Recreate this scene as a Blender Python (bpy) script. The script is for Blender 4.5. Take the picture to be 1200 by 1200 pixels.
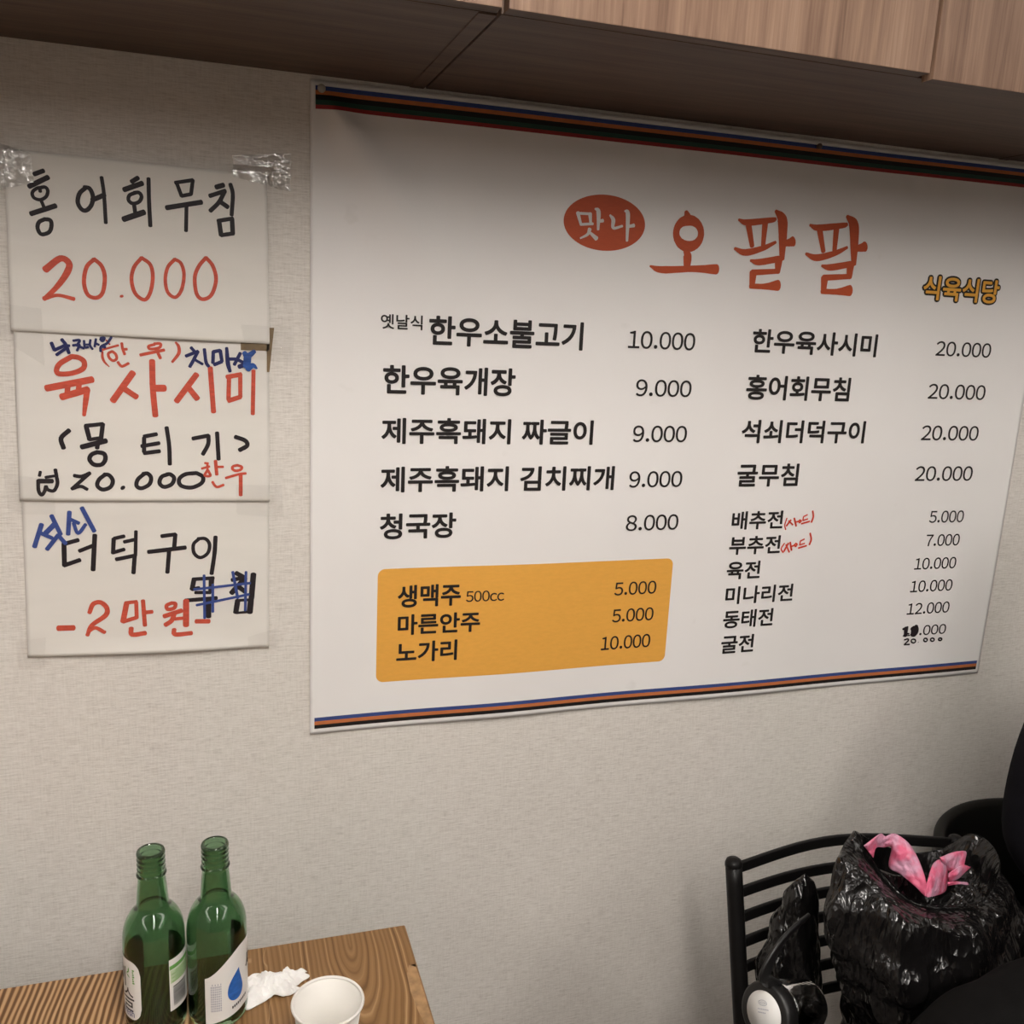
import bpy, bmesh, math, random
from mathutils import Vector, Matrix, noise

# ---------------------------------------------------------------- scene, camera, world, exposure
for o in list(bpy.data.objects):
    bpy.data.objects.remove(o, do_unlink=True)
SC = bpy.context.scene
COL = SC.collection
cam_data = bpy.data.cameras.new('camera')
cam = bpy.data.objects.new('camera', cam_data)
COL.objects.link(cam)
cam_data.sensor_width = 36.0
cam_data.lens = 32.324
cam_data.clip_start = 0.02
RIGHT = Vector((0.95235580, -0.30128377, 0.04739752))
DOWN = Vector((-0.01984875, -0.21630417, -0.97612424))
FWD = Vector((0.30434267, 0.92867680, -0.21197864))
m3 = Matrix((RIGHT, -DOWN, -FWD)).transposed()
cam.matrix_world = Matrix.Translation((0.0, -1.28, 1.54)) @ m3.to_4x4()
SC.camera = cam
CAMP = Vector((0.0, -1.28, 1.54))

world = bpy.data.worlds.new('room_world')
SC.world = world
world.use_nodes = True
world.node_tree.nodes['Background'].inputs['Color'].default_value = (0.9, 0.93, 1.0, 1)
world.node_tree.nodes['Background'].inputs['Strength'].default_value = 0.03

SC.view_settings.view_transform = 'Standard'
SC.view_settings.look = 'None'
SC.view_settings.gamma = 1.0
SC.view_settings.use_curve_mapping = False
SC.view_settings.exposure = 0.0
TUBE_POWER = 118.0
PANEL_POWER = 6.8
TUBE_COLOR = (1.0, 0.945, 0.885)

# ---------------------------------------------------------------- material helpers
def new_mat(name):
    m = bpy.data.materials.new(name)
    m.use_nodes = True
    nt = m.node_tree
    return m, nt, nt.nodes['Principled BSDF']

def N(nt, kind, **kw):
    n = nt.nodes.new(kind)
    for k, v in kw.items():
        if k in n.inputs:
            n.inputs[k].default_value = v
        else:
            setattr(n, k, v)
    return n

def L(nt, a, b):
    nt.links.new(a, b)

def sock(nt, x):
    return x

def MATH(nt, op, a, b=None, c=None):
    n = nt.nodes.new('ShaderNodeMath')
    n.operation = op
    for i, v in enumerate((a, b, c)):
        if v is None:
            continue
        if isinstance(v, (int, float)):
            n.inputs[i].default_value = v
        else:
            nt.links.new(v, n.inputs[i])
    return n.outputs[0]

def ramp(nt, fac, stops, interp='LINEAR'):
    n = nt.nodes.new('ShaderNodeValToRGB')
    n.color_ramp.interpolation = interp
    els = n.color_ramp.elements
    while len(els) < len(stops):
        els.new(0.5)
    for e, (p, c) in zip(els, stops):
        e.position = p
        e.color = (c[0], c[1], c[2], 1)
    nt.links.new(fac, n.inputs['Fac'])
    return n.outputs['Color']

def mapped(nt, scale=(1, 1, 1), rot=(0, 0, 0)):
    tc = nt.nodes.new('ShaderNodeTexCoord')
    mp = nt.nodes.new('ShaderNodeMapping')
    mp.inputs['Scale'].default_value = scale
    mp.inputs['Rotation'].default_value = rot
    nt.links.new(tc.outputs['Object'], mp.inputs['Vector'])
    return mp.outputs['Vector']

def tex_noise(nt, vec, scale, detail=2.0, rough=0.5, dist=0.0):
    n = nt.nodes.new('ShaderNodeTexNoise')
    n.inputs['Scale'].default_value = scale
    n.inputs['Detail'].default_value = detail
    n.inputs['Roughness'].default_value = rough
    n.inputs['Distortion'].default_value = dist
    nt.links.new(vec, n.inputs['Vector'])
    return n.outputs['Fac']

def bump(nt, bsdf, height, strength, distance=0.001):
    b = nt.nodes.new('ShaderNodeBump')
    b.inputs['Strength'].default_value = strength
    b.inputs['Distance'].default_value = distance
    nt.links.new(height, b.inputs['Height'])
    nt.links.new(b.outputs['Normal'], bsdf.inputs['Normal'])

def plain(name, color, rough=0.6, var=0.06, scale=40.0, bmp=0.0, metallic=0.0, spec=0.5, coat=0.0, bscale=None, bdist=0.001):
    m, nt, b = new_mat(name)
    v = mapped(nt)
    f = tex_noise(nt, v, scale, 3.0)
    lo = tuple(max(0.0, c * (1 - var)) for c in color)
    hi = tuple(min(1.0, c * (1 + var)) for c in color)
    L(nt, ramp(nt, f, [(0.3, lo), (0.7, hi)]), b.inputs['Base Color'])
    b.inputs['Roughness'].default_value = rough
    b.inputs['Metallic'].default_value = metallic
    b.inputs['Specular IOR Level'].default_value = spec
    b.inputs['Coat Weight'].default_value = coat
    if bmp > 0:
        g = tex_noise(nt, v, bscale or scale * 4, 4.0)
        bump(nt, b, g, bmp, bdist)
    return m

def mat_wallpaper():
    m, nt, b = new_mat('linen_wallpaper')
    h1 = tex_noise(nt, mapped(nt, (80, 80, 700)), 1.0, 4.0, 0.65)
    h2 = tex_noise(nt, mapped(nt, (28, 28, 380)), 1.0, 3.0, 0.6)
    v1 = tex_noise(nt, mapped(nt, (420, 420, 40)), 1.0, 2.0, 0.6)
    big = tex_noise(nt, mapped(nt, (2.2, 2.2, 2.2)), 1.0, 3.0, 0.55)
    s = MATH(nt, 'ADD', MATH(nt, 'MULTIPLY', h1, 0.55), MATH(nt, 'MULTIPLY', h2, 0.4))
    s = MATH(nt, 'ADD', s, MATH(nt, 'MULTIPLY', v1, 0.22))
    s2 = MATH(nt, 'ADD', s, MATH(nt, 'MULTIPLY', MATH(nt, 'SUBTRACT', big, 0.5), 0.12))
    L(nt, ramp(nt, s2, [(0.39, (0.53, 0.485, 0.437)), (0.58, (0.71, 0.668, 0.618)), (0.75, (0.81, 0.772, 0.727))]), b.inputs['Base Color'])
    b.inputs['Roughness'].default_value = 0.82
    b.inputs['Specular IOR Level'].default_value = 0.25
    bump(nt, b, s, 0.55, 0.0009)
    return m

def mat_paper(name, color=(0.77, 0.735, 0.685)):
    m, nt, b = new_mat(name)
    f = tex_noise(nt, mapped(nt, (6, 6, 30)), 1.0, 3.0)
    L(nt, ramp(nt, f, [(0.3, tuple(c * 0.95 for c in color)), (0.7, color)]), b.inputs['Base Color'])
    b.inputs['Roughness'].default_value = 0.6
    b.inputs['Specular IOR Level'].default_value = 0.3
    bump(nt, b, tex_noise(nt, mapped(nt, (9, 9, 40)), 1.0, 2.0), 0.15, 0.002)
    return m

def mat_vinyl():
    m, nt, b = new_mat('white_vinyl')
    v = mapped(nt)
    f = tex_noise(nt, v, 4.0, 3.0)
    c = ramp(nt, f, [(0.3, (0.83, 0.800, 0.785)), (0.7, (0.865, 0.840, 0.825))])
    # faint smudges that people left on the print
    st = tex_noise(nt, v, 13.0, 3.0, 0.6)
    st = MATH(nt, 'MULTIPLY', MATH(nt, 'SMOOTH_MIN', MATH(nt, 'MAXIMUM', MATH(nt, 'SUBTRACT', st, 0.68), 0.0), 0.2, 0.05), 2.2)
    mx = N(nt, 'ShaderNodeMix', data_type='RGBA')
    L(nt, st, mx.inputs['Factor'])
    L(nt, c, mx.inputs[6])
    mx.inputs[7].default_value = (0.52, 0.49, 0.42, 1)
    L(nt, mx.outputs[2], b.inputs['Base Color'])
    b.inputs['Roughness'].default_value = 0.48
    b.inputs['Specular IOR Level'].default_value = 0.35
    bump(nt, b, tex_noise(nt, v, 900.0, 2.0), 0.12, 0.0003)
    return m

def mat_ink(name, color, rough=0.55, streak=0.12):
    m, nt, b = new_mat(name)
    f = tex_noise(nt, mapped(nt, (90, 90, 260)), 1.0, 3.0, 0.6)
    L(nt, ramp(nt, f, [(0.3, tuple(c * (1 - streak) for c in color)), (0.7, tuple(min(1, c * (1 + streak)) for c in color))]), b.inputs['Base Color'])
    b.inputs['Roughness'].default_value = rough
    b.inputs['Specular IOR Level'].default_value = 0.3
    return m

def mat_laminate(name, along, dark=1.0):
    # walnut laminate; `along` is the grain axis ('x' or 'z'), `dark` paints shade into the colour
    m, nt, b = new_mat(name)
    sc = (3.0, 60, 60) if along == 'x' else (60, 60, 2.5)
    fine = (10, 420, 420) if along == 'x' else (420, 420, 9)
    g1 = tex_noise(nt, mapped(nt, sc), 1.0, 5.0, 0.62, 0.6)
    g2 = tex_noise(nt, mapped(nt, fine), 1.0, 3.0, 0.6)
    big = tex_noise(nt, mapped(nt, (1.2, 9, 9) if along == 'x' else (11, 9, 0.8)), 1.0, 3.0, 0.6)
    s = MATH(nt, 'ADD', MATH(nt, 'MULTIPLY', g1, 0.55), MATH(nt, 'MULTIPLY', g2, 0.25))
    s = MATH(nt, 'ADD', s, MATH(nt, 'MULTIPLY', big, 0.30))
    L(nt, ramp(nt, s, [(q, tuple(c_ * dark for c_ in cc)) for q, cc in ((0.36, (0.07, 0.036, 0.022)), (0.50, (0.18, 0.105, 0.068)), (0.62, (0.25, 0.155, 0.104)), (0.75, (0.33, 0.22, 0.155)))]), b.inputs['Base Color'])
    b.inputs['Roughness'].default_value = 0.5
    b.inputs['Specular IOR Level'].default_value = 0.35
    bump(nt, b, g2, 0.25, 0.0005)
    return m

def mat_table():
    m, nt, b = new_mat('brushed_wood')
    tc = nt.nodes.new('ShaderNodeTexCoord')
    sp = nt.nodes.new('ShaderNodeSeparateXYZ')
    L(nt, tc.outputs['Object'], sp.inputs[0])
    x, y = sp.outputs['X'], sp.outputs['Y']
    warp = tex_noise(nt, mapped(nt, (9, 4.0, 1)), 1.0, 2.0, 0.5)
    warp2 = tex_noise(nt, mapped(nt, (40, 8, 1)), 1.0, 2.0, 0.5)
    w = MATH(nt, 'ADD', MATH(nt, 'MULTIPLY', MATH(nt, 'SUBTRACT', warp, 0.5), 0.030), MATH(nt, 'MULTIPLY', MATH(nt, 'SUBTRACT', warp2, 0.5), 0.006))
    # left planks: nearly straight bold stripes running from the wall to the room
    u = MATH(nt, 'ADD', MATH(nt, 'ADD', x, MATH(nt, 'MULTIPLY', y, -0.10)), w)
    s1 = MATH(nt, 'MULTIPLY_ADD', MATH(nt, 'SINE', MATH(nt, 'MULTIPLY', u, 2 * math.pi / 0.0072)), 0.5, 0.5)
    n1 = N(nt, 'ShaderNodeTexNoise', noise_dimensions='1D')
    n1.inputs['Scale'].default_value = 170.0
    n1.inputs['Detail'].default_value = 2.0
    L(nt, u, n1.inputs['W'])
    k1 = MATH(nt, 'ADD', MATH(nt, 'MULTIPLY', s1, 0.62), MATH(nt, 'MULTIPLY', n1.outputs['Fac'], 0.40))
    cl = ramp(nt, k1, [(0.22, (0.105, 0.048, 0.016)), (0.42, (0.17, 0.082, 0.030)), (0.60, (0.40, 0.235, 0.110)), (0.85, (0.50, 0.315, 0.165))])
    # right plank: cathedral arcs, darker oil finish
    dx = MATH(nt, 'SUBTRACT', x, 0.150)
    dy = MATH(nt, 'MULTIPLY', MATH(nt, 'MINIMUM', MATH(nt, 'ADD', y, 0.245), 0.0), 0.24)
    r = MATH(nt, 'SQRT', MATH(nt, 'ADD', MATH(nt, 'MULTIPLY', dx, dx), MATH(nt, 'MULTIPLY', dy, dy)))
    r = MATH(nt, 'ADD', r, MATH(nt, 'MULTIPLY', w, 0.75))
    n2 = N(nt, 'ShaderNodeTexNoise', noise_dimensions='1D')
    n2.inputs['Scale'].default_value = 240.0
    n2.inputs['Detail'].default_value = 2.5
    L(nt, r, n2.inputs['W'])
    s2 = MATH(nt, 'MULTIPLY_ADD', MATH(nt, 'SINE', MATH(nt, 'MULTIPLY', r, 2 * math.pi / 0.0062)), 0.5, 0.5)
    k2 = MATH(nt, 'ADD', MATH(nt, 'MULTIPLY', s2, 0.30), MATH(nt, 'MULTIPLY', n2.outputs['Fac'], 0.70))
    cr = ramp(nt, k2, [(0.24, (0.135, 0.066, 0.022)), (0.42, (0.215, 0.113, 0.043)), (0.66, (0.255, 0.140, 0.057)), (0.84, (0.40, 0.245, 0.120))])
    # pale scratches where the soft grain was brushed out
    vo = N(nt, 'ShaderNodeTexNoise')
    L(nt, mapped(nt, (22, 9, 1)), vo.inputs['Vector'])
    vo.inputs['Scale'].default_value = 1.0
    vo.inputs['Detail'].default_value = 2.0
    scr = MATH(nt, 'SUBTRACT', 1.0, MATH(nt, 'MINIMUM', MATH(nt, 'MULTIPLY', MATH(nt, 'ABSOLUTE', MATH(nt, 'SUBTRACT', vo.outputs['Fac'], 0.57)), 130.0), 1.0))
    left_zone = MATH(nt, 'MULTIPLY', scr, MATH(nt, 'LESS_THAN', x, 0.055))
    mx0 = N(nt, 'ShaderNodeMix', data_type='RGBA')
    L(nt, MATH(nt, 'MULTIPLY', left_zone, 0.65), mx0.inputs['Factor'])
    L(nt, cr, mx0.inputs[6])
    mx0.inputs[7].default_value = (0.46, 0.31, 0.17, 1)
    mask = MATH(nt, 'LESS_THAN', x, -0.035)
    mx = N(nt, 'ShaderNodeMix', data_type='RGBA')
    L(nt, mask, mx.inputs['Factor'])
    L(nt, mx0.outputs[2], mx.inputs[6])
    L(nt, cl, mx.inputs[7])
    L(nt, mx.outputs[2], b.inputs['Base Color'])
    b.inputs['Roughness'].default_value = 0.42
    b.inputs['Specular IOR Level'].default_value = 0.35
    bump(nt, b, MATH(nt, 'ADD', MATH(nt, 'MULTIPLY', k1, mask), MATH(nt, 'MULTIPLY', k2, 0.5)), 0.3, 0.001)
    return m

def mat_film(name, color, rough, sc, strength, dist, alpha=0.0, stretch=(1, 1, 1)):
    """crumpled plastic film: flat facets with sharp creases at three sizes"""
    m, nt, b = new_mat(name)
    v = mapped(nt, stretch)
    wn = N(nt, 'ShaderNodeTexNoise')
    wn.inputs['Scale'].default_value = sc * 0.6
    L(nt, v, wn.inputs['Vector'])
    vm = N(nt, 'ShaderNodeVectorMath', operation='MULTIPLY_ADD')
    L(nt, wn.outputs['Color'], vm.inputs[0])
    vm.inputs[1].default_value = (0.03, 0.03, 0.03)
    L(nt, v, vm.inputs[2])
    hs = []
    for k, wgt in ((1.0, 1.0), (2.3, 0.45), (5.2, 0.22)):
        vo = N(nt, 'ShaderNodeTexVoronoi', feature='F1')
        vo.inputs['Scale'].default_value = sc * k
        L(nt, vm.outputs[0], vo.inputs['Vector'])
        hs.append(MATH(nt, 'MULTIPLY', vo.outputs['Distance'], wgt))
    h = MATH(nt, 'ADD', MATH(nt, 'ADD', hs[0], hs[1]), hs[2])
    g2 = tex_noise(nt, v, sc * 0.6, 3.0)
    L(nt, ramp(nt, g2, [(0.3, tuple(c * 0.8 for c in color)), (0.7, color)]), b.inputs['Base Color'])
    b.inputs['Roughness'].default_value = rough
    b.inputs['Specular IOR Level'].default_value = 0.5
    bump(nt, b, h, strength, dist)
    if alpha > 0:
        tr = N(nt, 'ShaderNodeBsdfTransparent')
        tr.inputs['Color'].default_value = (1.0, 0.62, 0.74, 1)
        mx = N(nt, 'ShaderNodeMixShader')
        mx.inputs[0].default_value = alpha
        L(nt, b.outputs[0], mx.inputs[1])
        L(nt, tr.outputs[0], mx.inputs[2])
        L(nt, mx.outputs[0], nt.nodes['Material Output'].inputs['Surface'])
    return m, nt, b

def mat_tape(crinkle):
    m = bpy.data.materials.new('clear_tape')
    m.use_nodes = True
    nt = m.node_tree
    nt.nodes.remove(nt.nodes['Principled BSDF'])
    out = nt.nodes['Material Output']
    v = mapped(nt)
    g = tex_noise(nt, v, 55.0 if crinkle else 22.0, 4.0, 0.6, 1.5)
    bp = N(nt, 'ShaderNodeBump')
    bp.inputs['Strength'].default_value = 0.45 if crinkle else 0.25
    bp.inputs['Distance'].default_value = 0.004 if crinkle else 0.002
    L(nt, MATH(nt, 'ABSOLUTE', MATH(nt, 'SUBTRACT', g, 0.5)), bp.inputs['Height'])
    tr = N(nt, 'ShaderNodeBsdfTransparent')
    tr.inputs['Color'].default_value = (0.985, 0.985, 0.985, 1)
    gl = N(nt, 'ShaderNodeBsdfGlossy')
    gl.inputs['Roughness'].default_value = 0.13
    L(nt, bp.outputs['Normal'], gl.inputs['Normal'])
    mx = N(nt, 'ShaderNodeMixShader')
    mx.inputs[0].default_value = 0.30 if crinkle else 0.06
    L(nt, tr.outputs[0], mx.inputs[1])
    L(nt, gl.outputs[0], mx.inputs[2])
    L(nt, mx.outputs[0], out.inputs['Surface'])
    return m

def mat_glass(name, color, rough=0.0):
    m, nt, b = new_mat(name)
    v = mapped(nt)
    f = tex_noise(nt, v, 18.0, 2.0)
    L(nt, ramp(nt, f, [(0.3, tuple(c * 0.96 for c in color)), (0.7, color)]), b.inputs['Base Color'])
    b.inputs['Transmission Weight'].default_value = 1.0
    b.inputs['IOR'].default_value = 1.5
    b.inputs['Roughness'].default_value = rough
    return m

def mat_emit(name, color, strength):
    m = bpy.data.materials.new(name)
    m.use_nodes = True
    nt = m.node_tree
    nt.nodes.remove(nt.nodes['Principled BSDF'])
    e = N(nt, 'ShaderNodeEmission')
    e.inputs['Color'].default_value = (*color, 1)
    e.inputs['Strength'].default_value = strength
    L(nt, e.outputs[0], nt.nodes['Material Output'].inputs['Surface'])
    return m

M = {}
M['wallpaper'] = mat_wallpaper()
M['wall'] = plain('painted_wall', (0.30, 0.27, 0.24), 0.85, 0.04, 6)
M['ceiling'] = plain('white_ceiling', (0.45, 0.43, 0.41), 0.9, 0.03, 5)
M['floor'] = plain('grey_floor_tile', (0.10, 0.085, 0.072), 0.5, 0.15, 5)
M['underside'] = mat_laminate('walnut_laminate_shaded', 'x', 0.46)  # same laminate as the fronts, shade below the cabinets painted into its colour
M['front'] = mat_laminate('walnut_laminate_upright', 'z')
M['gap'] = plain('dark_gap', (0.02, 0.014, 0.010), 0.8)
M['vinyl'] = mat_vinyl()
M['ink_black'] = mat_ink('printed_black', (0.018, 0.015, 0.015), 0.45)
M['logo'] = mat_ink('printed_vermilion', (0.50, 0.085, 0.030), 0.45, 0.05)
M['tag'] = mat_ink('printed_amber', (0.80, 0.40, 0.06), 0.45, 0.05)
M['amber'] = mat_ink('printed_amber_panel', (0.80, 0.40, 0.075), 0.45, 0.03)
M['white_ink'] = mat_ink('printed_white', (0.70, 0.66, 0.63), 0.5, 0.03)
M['s_blue'] = mat_ink('stripe_blue', (0.040, 0.070, 0.230), 0.5, 0.05)
M['s_orange'] = mat_ink('stripe_orange', (0.52, 0.165, 0.055), 0.5, 0.05)
M['s_black'] = mat_ink('stripe_black', (0.012, 0.010, 0.010), 0.5, 0.05)
M['s_green'] = mat_ink('stripe_green', (0.020, 0.060, 0.042), 0.5, 0.05)
M['s_red'] = mat_ink('stripe_red', (0.30, 0.030, 0.030), 0.5, 0.05)
M['marker_black'] = mat_ink('marker_black', (0.020, 0.015, 0.018), 0.5)
M['marker_red'] = mat_ink('marker_red', (0.55, 0.085, 0.050), 0.5, 0.16)
M['marker_navy'] = mat_ink('marker_navy', (0.022, 0.026, 0.105), 0.5)
M['marker_blue'] = mat_ink('marker_blue', (0.045, 0.075, 0.26), 0.5)
M['marker_smear'] = mat_ink('marker_smear', (0.030, 0.085, 0.30), 0.4, 0.3)
M['pen_red'] = mat_ink('pen_red', (0.62, 0.060, 0.030), 0.5)
M['paper'] = mat_paper('sheet_paper')
M['brown_tape'] = plain('brown_card', (0.19, 0.125, 0.060), 0.55, 0.2, 60)
M['tape'] = mat_tape(False)
M['tape_crinkled'] = mat_tape(True)
M['pin'] = plain('pin_plastic', (0.42, 0.38, 0.34), 0.35, 0.05)
M['pin_dark'] = plain('pin_dark_plastic', (0.10, 0.07, 0.06), 0.4, 0.05)
M['table'] = mat_table()
M['table_edge'] = plain('worn_wood', (0.34, 0.20, 0.095), 0.5, 0.25, 90)
M['dark_steel'] = plain('black_steel', (0.006, 0.0055, 0.0055), 0.42, 0.1, 30, spec=0.22)
M['glass_green'] = mat_glass('green_glass', (0.30, 0.50, 0.31))
M['label'] = plain('label_paper', (0.74, 0.73, 0.71), 0.4, 0.02, 30)
M['label_green'] = mat_ink('label_green', (0.13, 0.33, 0.08), 0.4, 0.1)
M['label_pale'] = mat_ink('label_pale_green', (0.45, 0.56, 0.36), 0.4, 0.1)
M['label_blue'] = mat_ink('label_blue', (0.025, 0.120, 0.420), 0.35, 0.25)
M['label_navy'] = mat_ink('label_navy', (0.03, 0.05, 0.20), 0.4)
M['label_grey'] = mat_ink('label_grey', (0.36, 0.36, 0.42), 0.4)
M['cup'] = plain('cup_paper', (0.70, 0.675, 0.63), 0.5, 0.02, 30)
M['tissue'] = plain('tissue_paper', (0.83, 0.82, 0.80), 0.9, 0.03, 60, bmp=0.5, bscale=320, bdist=0.0012)
M['bag_black'], _nt, _b = mat_film('black_plastic_film', (0.006, 0.0055, 0.0055), 0.20, 26.0, 0.85, 0.012, 0.0, (1.0, 1.0, 0.45))
M['bag_pink'], _nt, _b = mat_film('pink_plastic_film', (0.80, 0.26, 0.40), 0.30, 70.0, 0.5, 0.004, 0.30)
_cr = [n for n in _nt.nodes if n.type == 'VALTORGB'][0].color_ramp
_cr.elements[0].color = (0.82, 0.17, 0.30, 1)
_cr.elements[0].position = 0.40
_cr.elements[1].color = (0.70, 0.38, 0.52, 1)
_cr.elements[1].position = 0.60
M['cloth_black'] = plain('black_cloth', (0.003, 0.0027, 0.0027), 0.8, 0.2, 60, bmp=0.3, bscale=500, spec=0.10)
M['cloth_navy'] = plain('dark_navy_cloth', (0.0055, 0.005, 0.007), 0.85, 0.2, 40, bmp=0.3, bscale=400, spec=0.08)
M['skin'] = plain('skin', (0.52, 0.33, 0.24), 0.5, 0.05, 60)
M['lips'] = plain('lips', (0.40, 0.17, 0.14), 0.5, 0.05, 60)
M['hair'] = plain('black_hair', (0.012, 0.010, 0.009), 0.5, 0.2, 90)
M['lid_black'] = plain('black_lid_plastic', (0.008, 0.0075, 0.0075), 0.45, 0.1, 40)
M['clear_plastic'] = mat_glass('clear_plastic', (0.80, 0.80, 0.80), 0.03)
M['chair_vinyl'] = plain('black_chair_shell', (0.008, 0.0075, 0.0065), 0.45, 0.1, 30, spec=0.3)
M['lamp_white'] = plain('lamp_housing', (0.7, 0.7, 0.7), 0.5, 0.02)
M['tube'] = mat_emit('lit_tube', TUBE_COLOR, TUBE_POWER)
M['panel_dim'] = mat_emit('lit_far_tube', TUBE_COLOR, TUBE_POWER * 0.35)
M['panel'] = mat_emit('lit_panel', TUBE_COLOR, PANEL_POWER)

# ---------------------------------------------------------------- object helpers
def obj_mesh(name, verts, faces, mat, parent=None, smooth=False):
    me = bpy.data.meshes.new(name)
    me.from_pydata([tuple(v) for v in verts], [], faces)
    me.materials.append(mat)
    me.update()
    if smooth:
        for p in me.polygons:
            p.use_smooth = True
    o = bpy.data.objects.new(name, me)
    COL.objects.link(o)
    if parent:
        o.parent = parent
        o.matrix_parent_inverse = Matrix.Translation(parent.location).inverted()
    return o

def obj_bm(name, bm, mat, parent=None, smooth=False):
    me = bpy.data.meshes.new(name)
    bm.normal_update()
    bm.to_mesh(me)
    bm.free()
    me.materials.append(mat)
    if smooth:
        for p in me.polygons:
            p.use_smooth = True
    o = bpy.data.objects.new(name, me)
    COL.objects.link(o)
    if parent:
        o.parent = parent
        o.matrix_parent_inverse = Matrix.Translation(parent.location).inverted()
    return o

def thing(name, label, cat, loc, group=None):
    o = bpy.data.objects.new(name, None)
    COL.objects.link(o)
    o.location = loc
    o.empty_display_size = 0.05
    o['label'] = label
    o['category'] = cat
    if group:
        o['group'] = group
    return o

def tag(o, label, cat, group=None):
    o['label'] = label
    o['category'] = cat
    if group:
        o['group'] = group
    return o

def structure(o):
    o['kind'] = 'structure'
    return o

def bm_box(bm, lo, hi, bevel=0.0, segs=2):
    r = bmesh.ops.create_cube(bm, size=1.0)
    vs = r['verts']
    c = [(a + b) / 2 for a, b in zip(lo, hi)]
    s = [b - a for a, b in zip(lo, hi)]
    for v in vs:
        v.co = Vector((v.co.x * s[0] + c[0], v.co.y * s[1] + c[1], v.co.z * s[2] + c[2]))
    if bevel > 0:
        es = list({e for v in vs for e in v.link_edges})
        bmesh.ops.bevel(bm, geom=es, offset=bevel, segments=segs, profile=0.7, affect='EDGES')

def box(name, lo, hi, mat, parent=None, bevel=0.0):
    bm = bmesh.new()
    bm_box(bm, lo, hi, bevel)
    return obj_bm(name, bm, mat, parent)

def catmull(pts, n=6, closed=False):
    P = [Vector(p) for p in pts]
    if len(P) < 3 and not closed:
        return P
    out = []
    k = len(P)
    rng = range(k if closed else k - 1)
    for i in rng:
        if closed:
            p0, p1, p2, p3 = P[(i - 1) % k], P[i], P[(i + 1) % k], P[(i + 2) % k]
        else:
            p1, p2 = P[i], P[i + 1]
            p0 = P[i - 1] if i > 0 else p1 * 2 - p2
            p3 = P[i + 2] if i + 2 < k else p2 * 2 - p1
        for j in range(n):
            t = j / n
            out.append(0.5 * ((2 * p1) + (p2 - p0) * t + (2 * p0 - 5 * p1 + 4 * p2 - p3) * t * t + (3 * p1 - p0 - 3 * p2 + p3) * t ** 3))
    if not closed:
        out.append(P[-1].copy())
    return out

def resample_closed(pts, n):
    P = catmull(pts, 16, True)
    P.append(P[0].copy())
    d = [0.0]
    for a, b in zip(P, P[1:]):
        d.append(d[-1] + (b - a).length)
    out, j = [], 0
    for i in range(n):
        t = d[-1] * i / n
        while d[j + 1] < t:
            j += 1
        f = (t - d[j]) / max(1e-9, d[j + 1] - d[j])
        out.append(P[j].lerp(P[j + 1], f))
    return out

def sweep(path, radius, seg=12, closed=False, flat=None, up=None, cap=True):
    """tube along path; flat=(w,h) gives a rounded rectangle section instead of a circle"""
    P = [Vector(p) for p in path]
    k = len(P)
    verts, faces = [], []
    upv = Vector(up) if up else Vector((0, 0, 1))
    prev = None
    for i in range(k):
        a = P[(i - 1) % k] if (closed or i > 0) else P[i]
        b = P[(i + 1) % k] if (closed or i < k - 1) else P[i]
        t = (b - a).normalized()
        if prev is None or up:
            n = upv - t * upv.dot(t)
            if n.length < 1e-4:
                n = Vector((1, 0, 0)) - t * t.x
        else:
            n = prev - t * prev.dot(t)
        n.normalize()
        prev = n
        bnm = t.cross(n)
        r = radius[i] if isinstance(radius, (list, tuple)) else radius
        for s in range(seg):
            an = 2 * math.pi * s / seg
            c, sn = math.cos(an), math.sin(an)
            if flat:
                e = 0.35
                c = math.copysign(abs(c) ** e, c) * flat[0]
                sn = math.copysign(abs(sn) ** e, sn) * flat[1]
                verts.append(P[i] + bnm * c + n * sn)
            else:
                verts.append(P[i] + bnm * (c * r) + n * (sn * r))
    rng = range(k if closed else k - 1)
    for i in rng:
        for s in range(seg):
            i2, s2 = (i + 1) % k, (s + 1) % seg
            faces.append((i * seg + s, i * seg + s2, i2 * seg + s2, i2 * seg + s))
    if cap and not closed:
        faces.append(tuple(range(seg))[::-1])
        faces.append(tuple((k - 1) * seg + s for s in range(seg)))
    return verts, faces

def lathe(profile, seg=48, center=(0, 0, 0), close=True):
    verts, faces = [], []
    cx, cy, cz = center
    k = len(profile)
    for (r, z) in profile:
        for s in range(seg):
            a = 2 * math.pi * s / seg
            verts.append((cx + r * math.cos(a), cy + r * math.sin(a), cz + z))
    for i in range(k if close else k - 1):
        i2 = (i + 1) % k
        for s in range(seg):
            s2 = (s + 1) % seg
            faces.append((i * seg + s, i * seg + s2, i2 * seg + s2, i2 * seg + s))
    return verts, faces

# ---------------------------------------------------------------- the room
X0, X1, Y1, ZC = -2.4, 2.9, -5.0, 2.45
structure(box('wall_back', (X0, 0.0, 0.0), (X1, 0.10, ZC), M['wallpaper']))
structure(box('floor', (X0, Y1, -0.10), (X1, 0.10, 0.0), M['floor']))
structure(box('ceiling', (X0, Y1, ZC), (X1, 0.10, ZC + 0.1), M['ceiling']))
structure(box('wall_left', (X0 - 0.1, Y1, 0.0), (X0, 0.10, ZC), M['wall']))
structure(box('wall_right', (X1, Y1, 0.0), (X1 + 0.1, 0.10, ZC), M['wall']))
structure(box('wall_front', (X0, Y1 - 0.1, 0.0), (X1, Y1, ZC), M['wall']))

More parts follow.
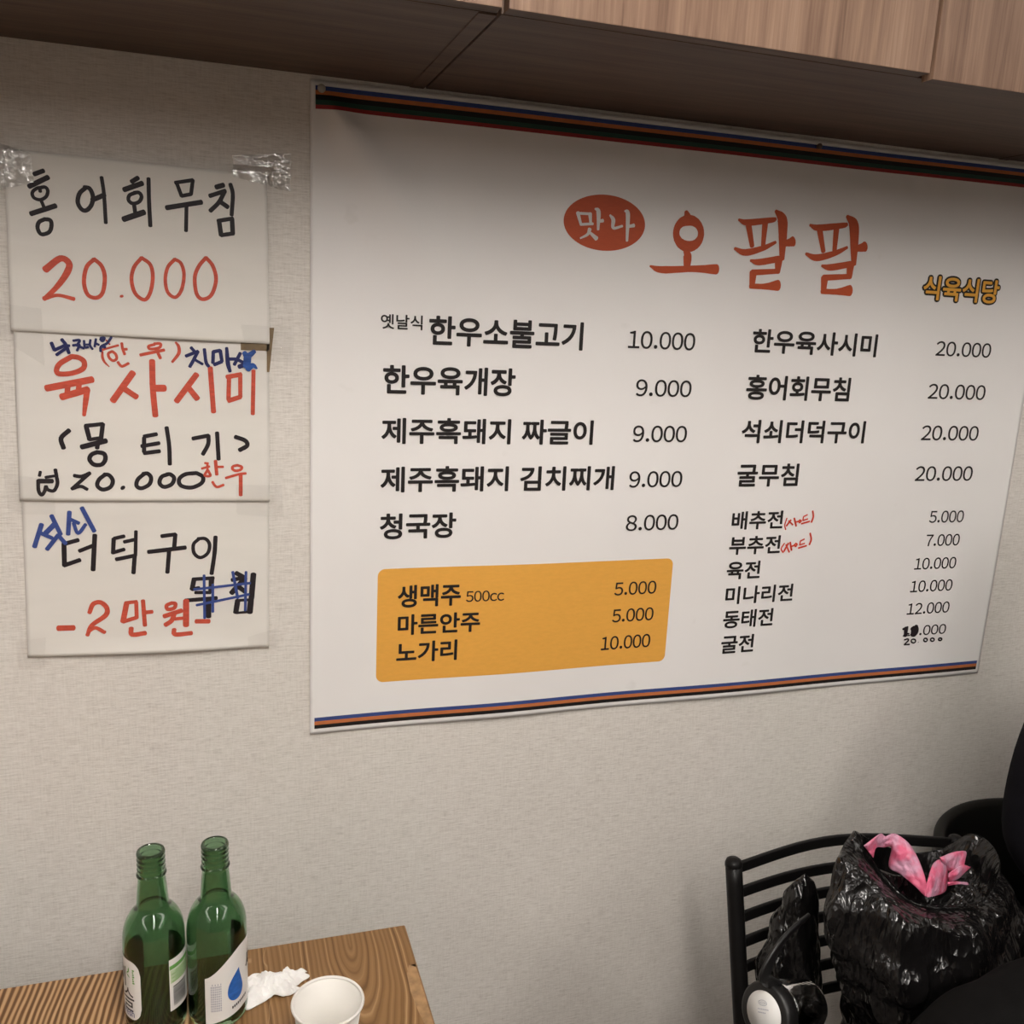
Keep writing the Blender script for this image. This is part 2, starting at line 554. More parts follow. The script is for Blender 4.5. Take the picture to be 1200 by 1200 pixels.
# ---------------------------------------------------------------- ceiling lamps
def ceiling_lamp(x, y0, y1, hw, mat, label, group):
    t = thing('ceiling_lamp', label, 'lamp', (x, (y0 + y1) / 2, ZC), group)
    box('housing', (x - hw - 0.02, y0 - 0.02, ZC - 0.040), (x + hw + 0.02, y1 + 0.02, ZC - 0.001), M['lamp_white'], t, 0.004)
    box('diffuser', (x - hw, y0, ZC - 0.050), (x + hw, y1, ZC - 0.0402), mat, t, 0.002)
    return t
G = 'ceiling lamps running towards the menu wall'
ceiling_lamp(0.18, -2.30, -0.80, 0.035, M['tube'], 'narrow lit ceiling lamp nearest the menu wall, between the wide panels', G)
ceiling_lamp(0.18, -4.20, -2.45, 0.035, M['panel_dim'], 'narrow lit ceiling lamp farther from the menu wall, between the wide panels', G)
ceiling_lamp(-1.80, -4.2, -0.85, 0.20, M['panel'], 'wide lit ceiling panel at the left of the narrow lamps', G)
ceiling_lamp(1.75, -4.2, -0.85, 0.20, M['panel'], 'wide lit ceiling panel at the right of the narrow lamps', G)

# ---------------------------------------------------------------- upper cabinets
ZB = 1.822          # underside of the cabinets
YF = -0.362         # front face of the doors
def cabinet(xa, xb, drop, label):
    t = thing('wall_cabinet', label, 'cabinet', ((xa + xb) / 2, -0.18, ZB), 'walnut cabinets over the menu wall')
    bm = bmesh.new()
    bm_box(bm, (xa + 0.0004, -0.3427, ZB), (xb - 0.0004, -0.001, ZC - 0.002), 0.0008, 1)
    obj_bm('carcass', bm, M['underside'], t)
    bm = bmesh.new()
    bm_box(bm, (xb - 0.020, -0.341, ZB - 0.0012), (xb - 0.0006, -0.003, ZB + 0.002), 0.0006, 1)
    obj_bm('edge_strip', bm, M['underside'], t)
    mid = (xa + xb) / 2 + 0.012
    for i, (a, b, d) in enumerate(((xa + 0.0025, mid - 0.0025, 0.0), (mid + 0.0025, xb - 0.0025, drop))):
        bm = bmesh.new()
        bm_box(bm, (a, YF, ZB + 0.0002 - d), (b, -0.343, ZC - 0.004), 0.0012, 2)
        dr = obj_bm('door', bm, M['front'], t)
        dr.data.materials.append(M['underside'])  # door bottoms also take the laminate copy darkened for shade
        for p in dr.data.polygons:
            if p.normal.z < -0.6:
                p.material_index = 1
cabinet(-0.708, 0.2690, 0.0, 'walnut wall cabinet above the handwritten paper sheets')
cabinet(0.2710, 1.242, 0.0055, 'walnut wall cabinet above the middle of the printed menu banner')
cabinet(1.246, 2.216, 0.0, 'walnut wall cabinet above the right end of the menu banner')
cabinet(-1.682, -0.712, 0.0, 'walnut wall cabinet left of the one over the handwritten sheets')

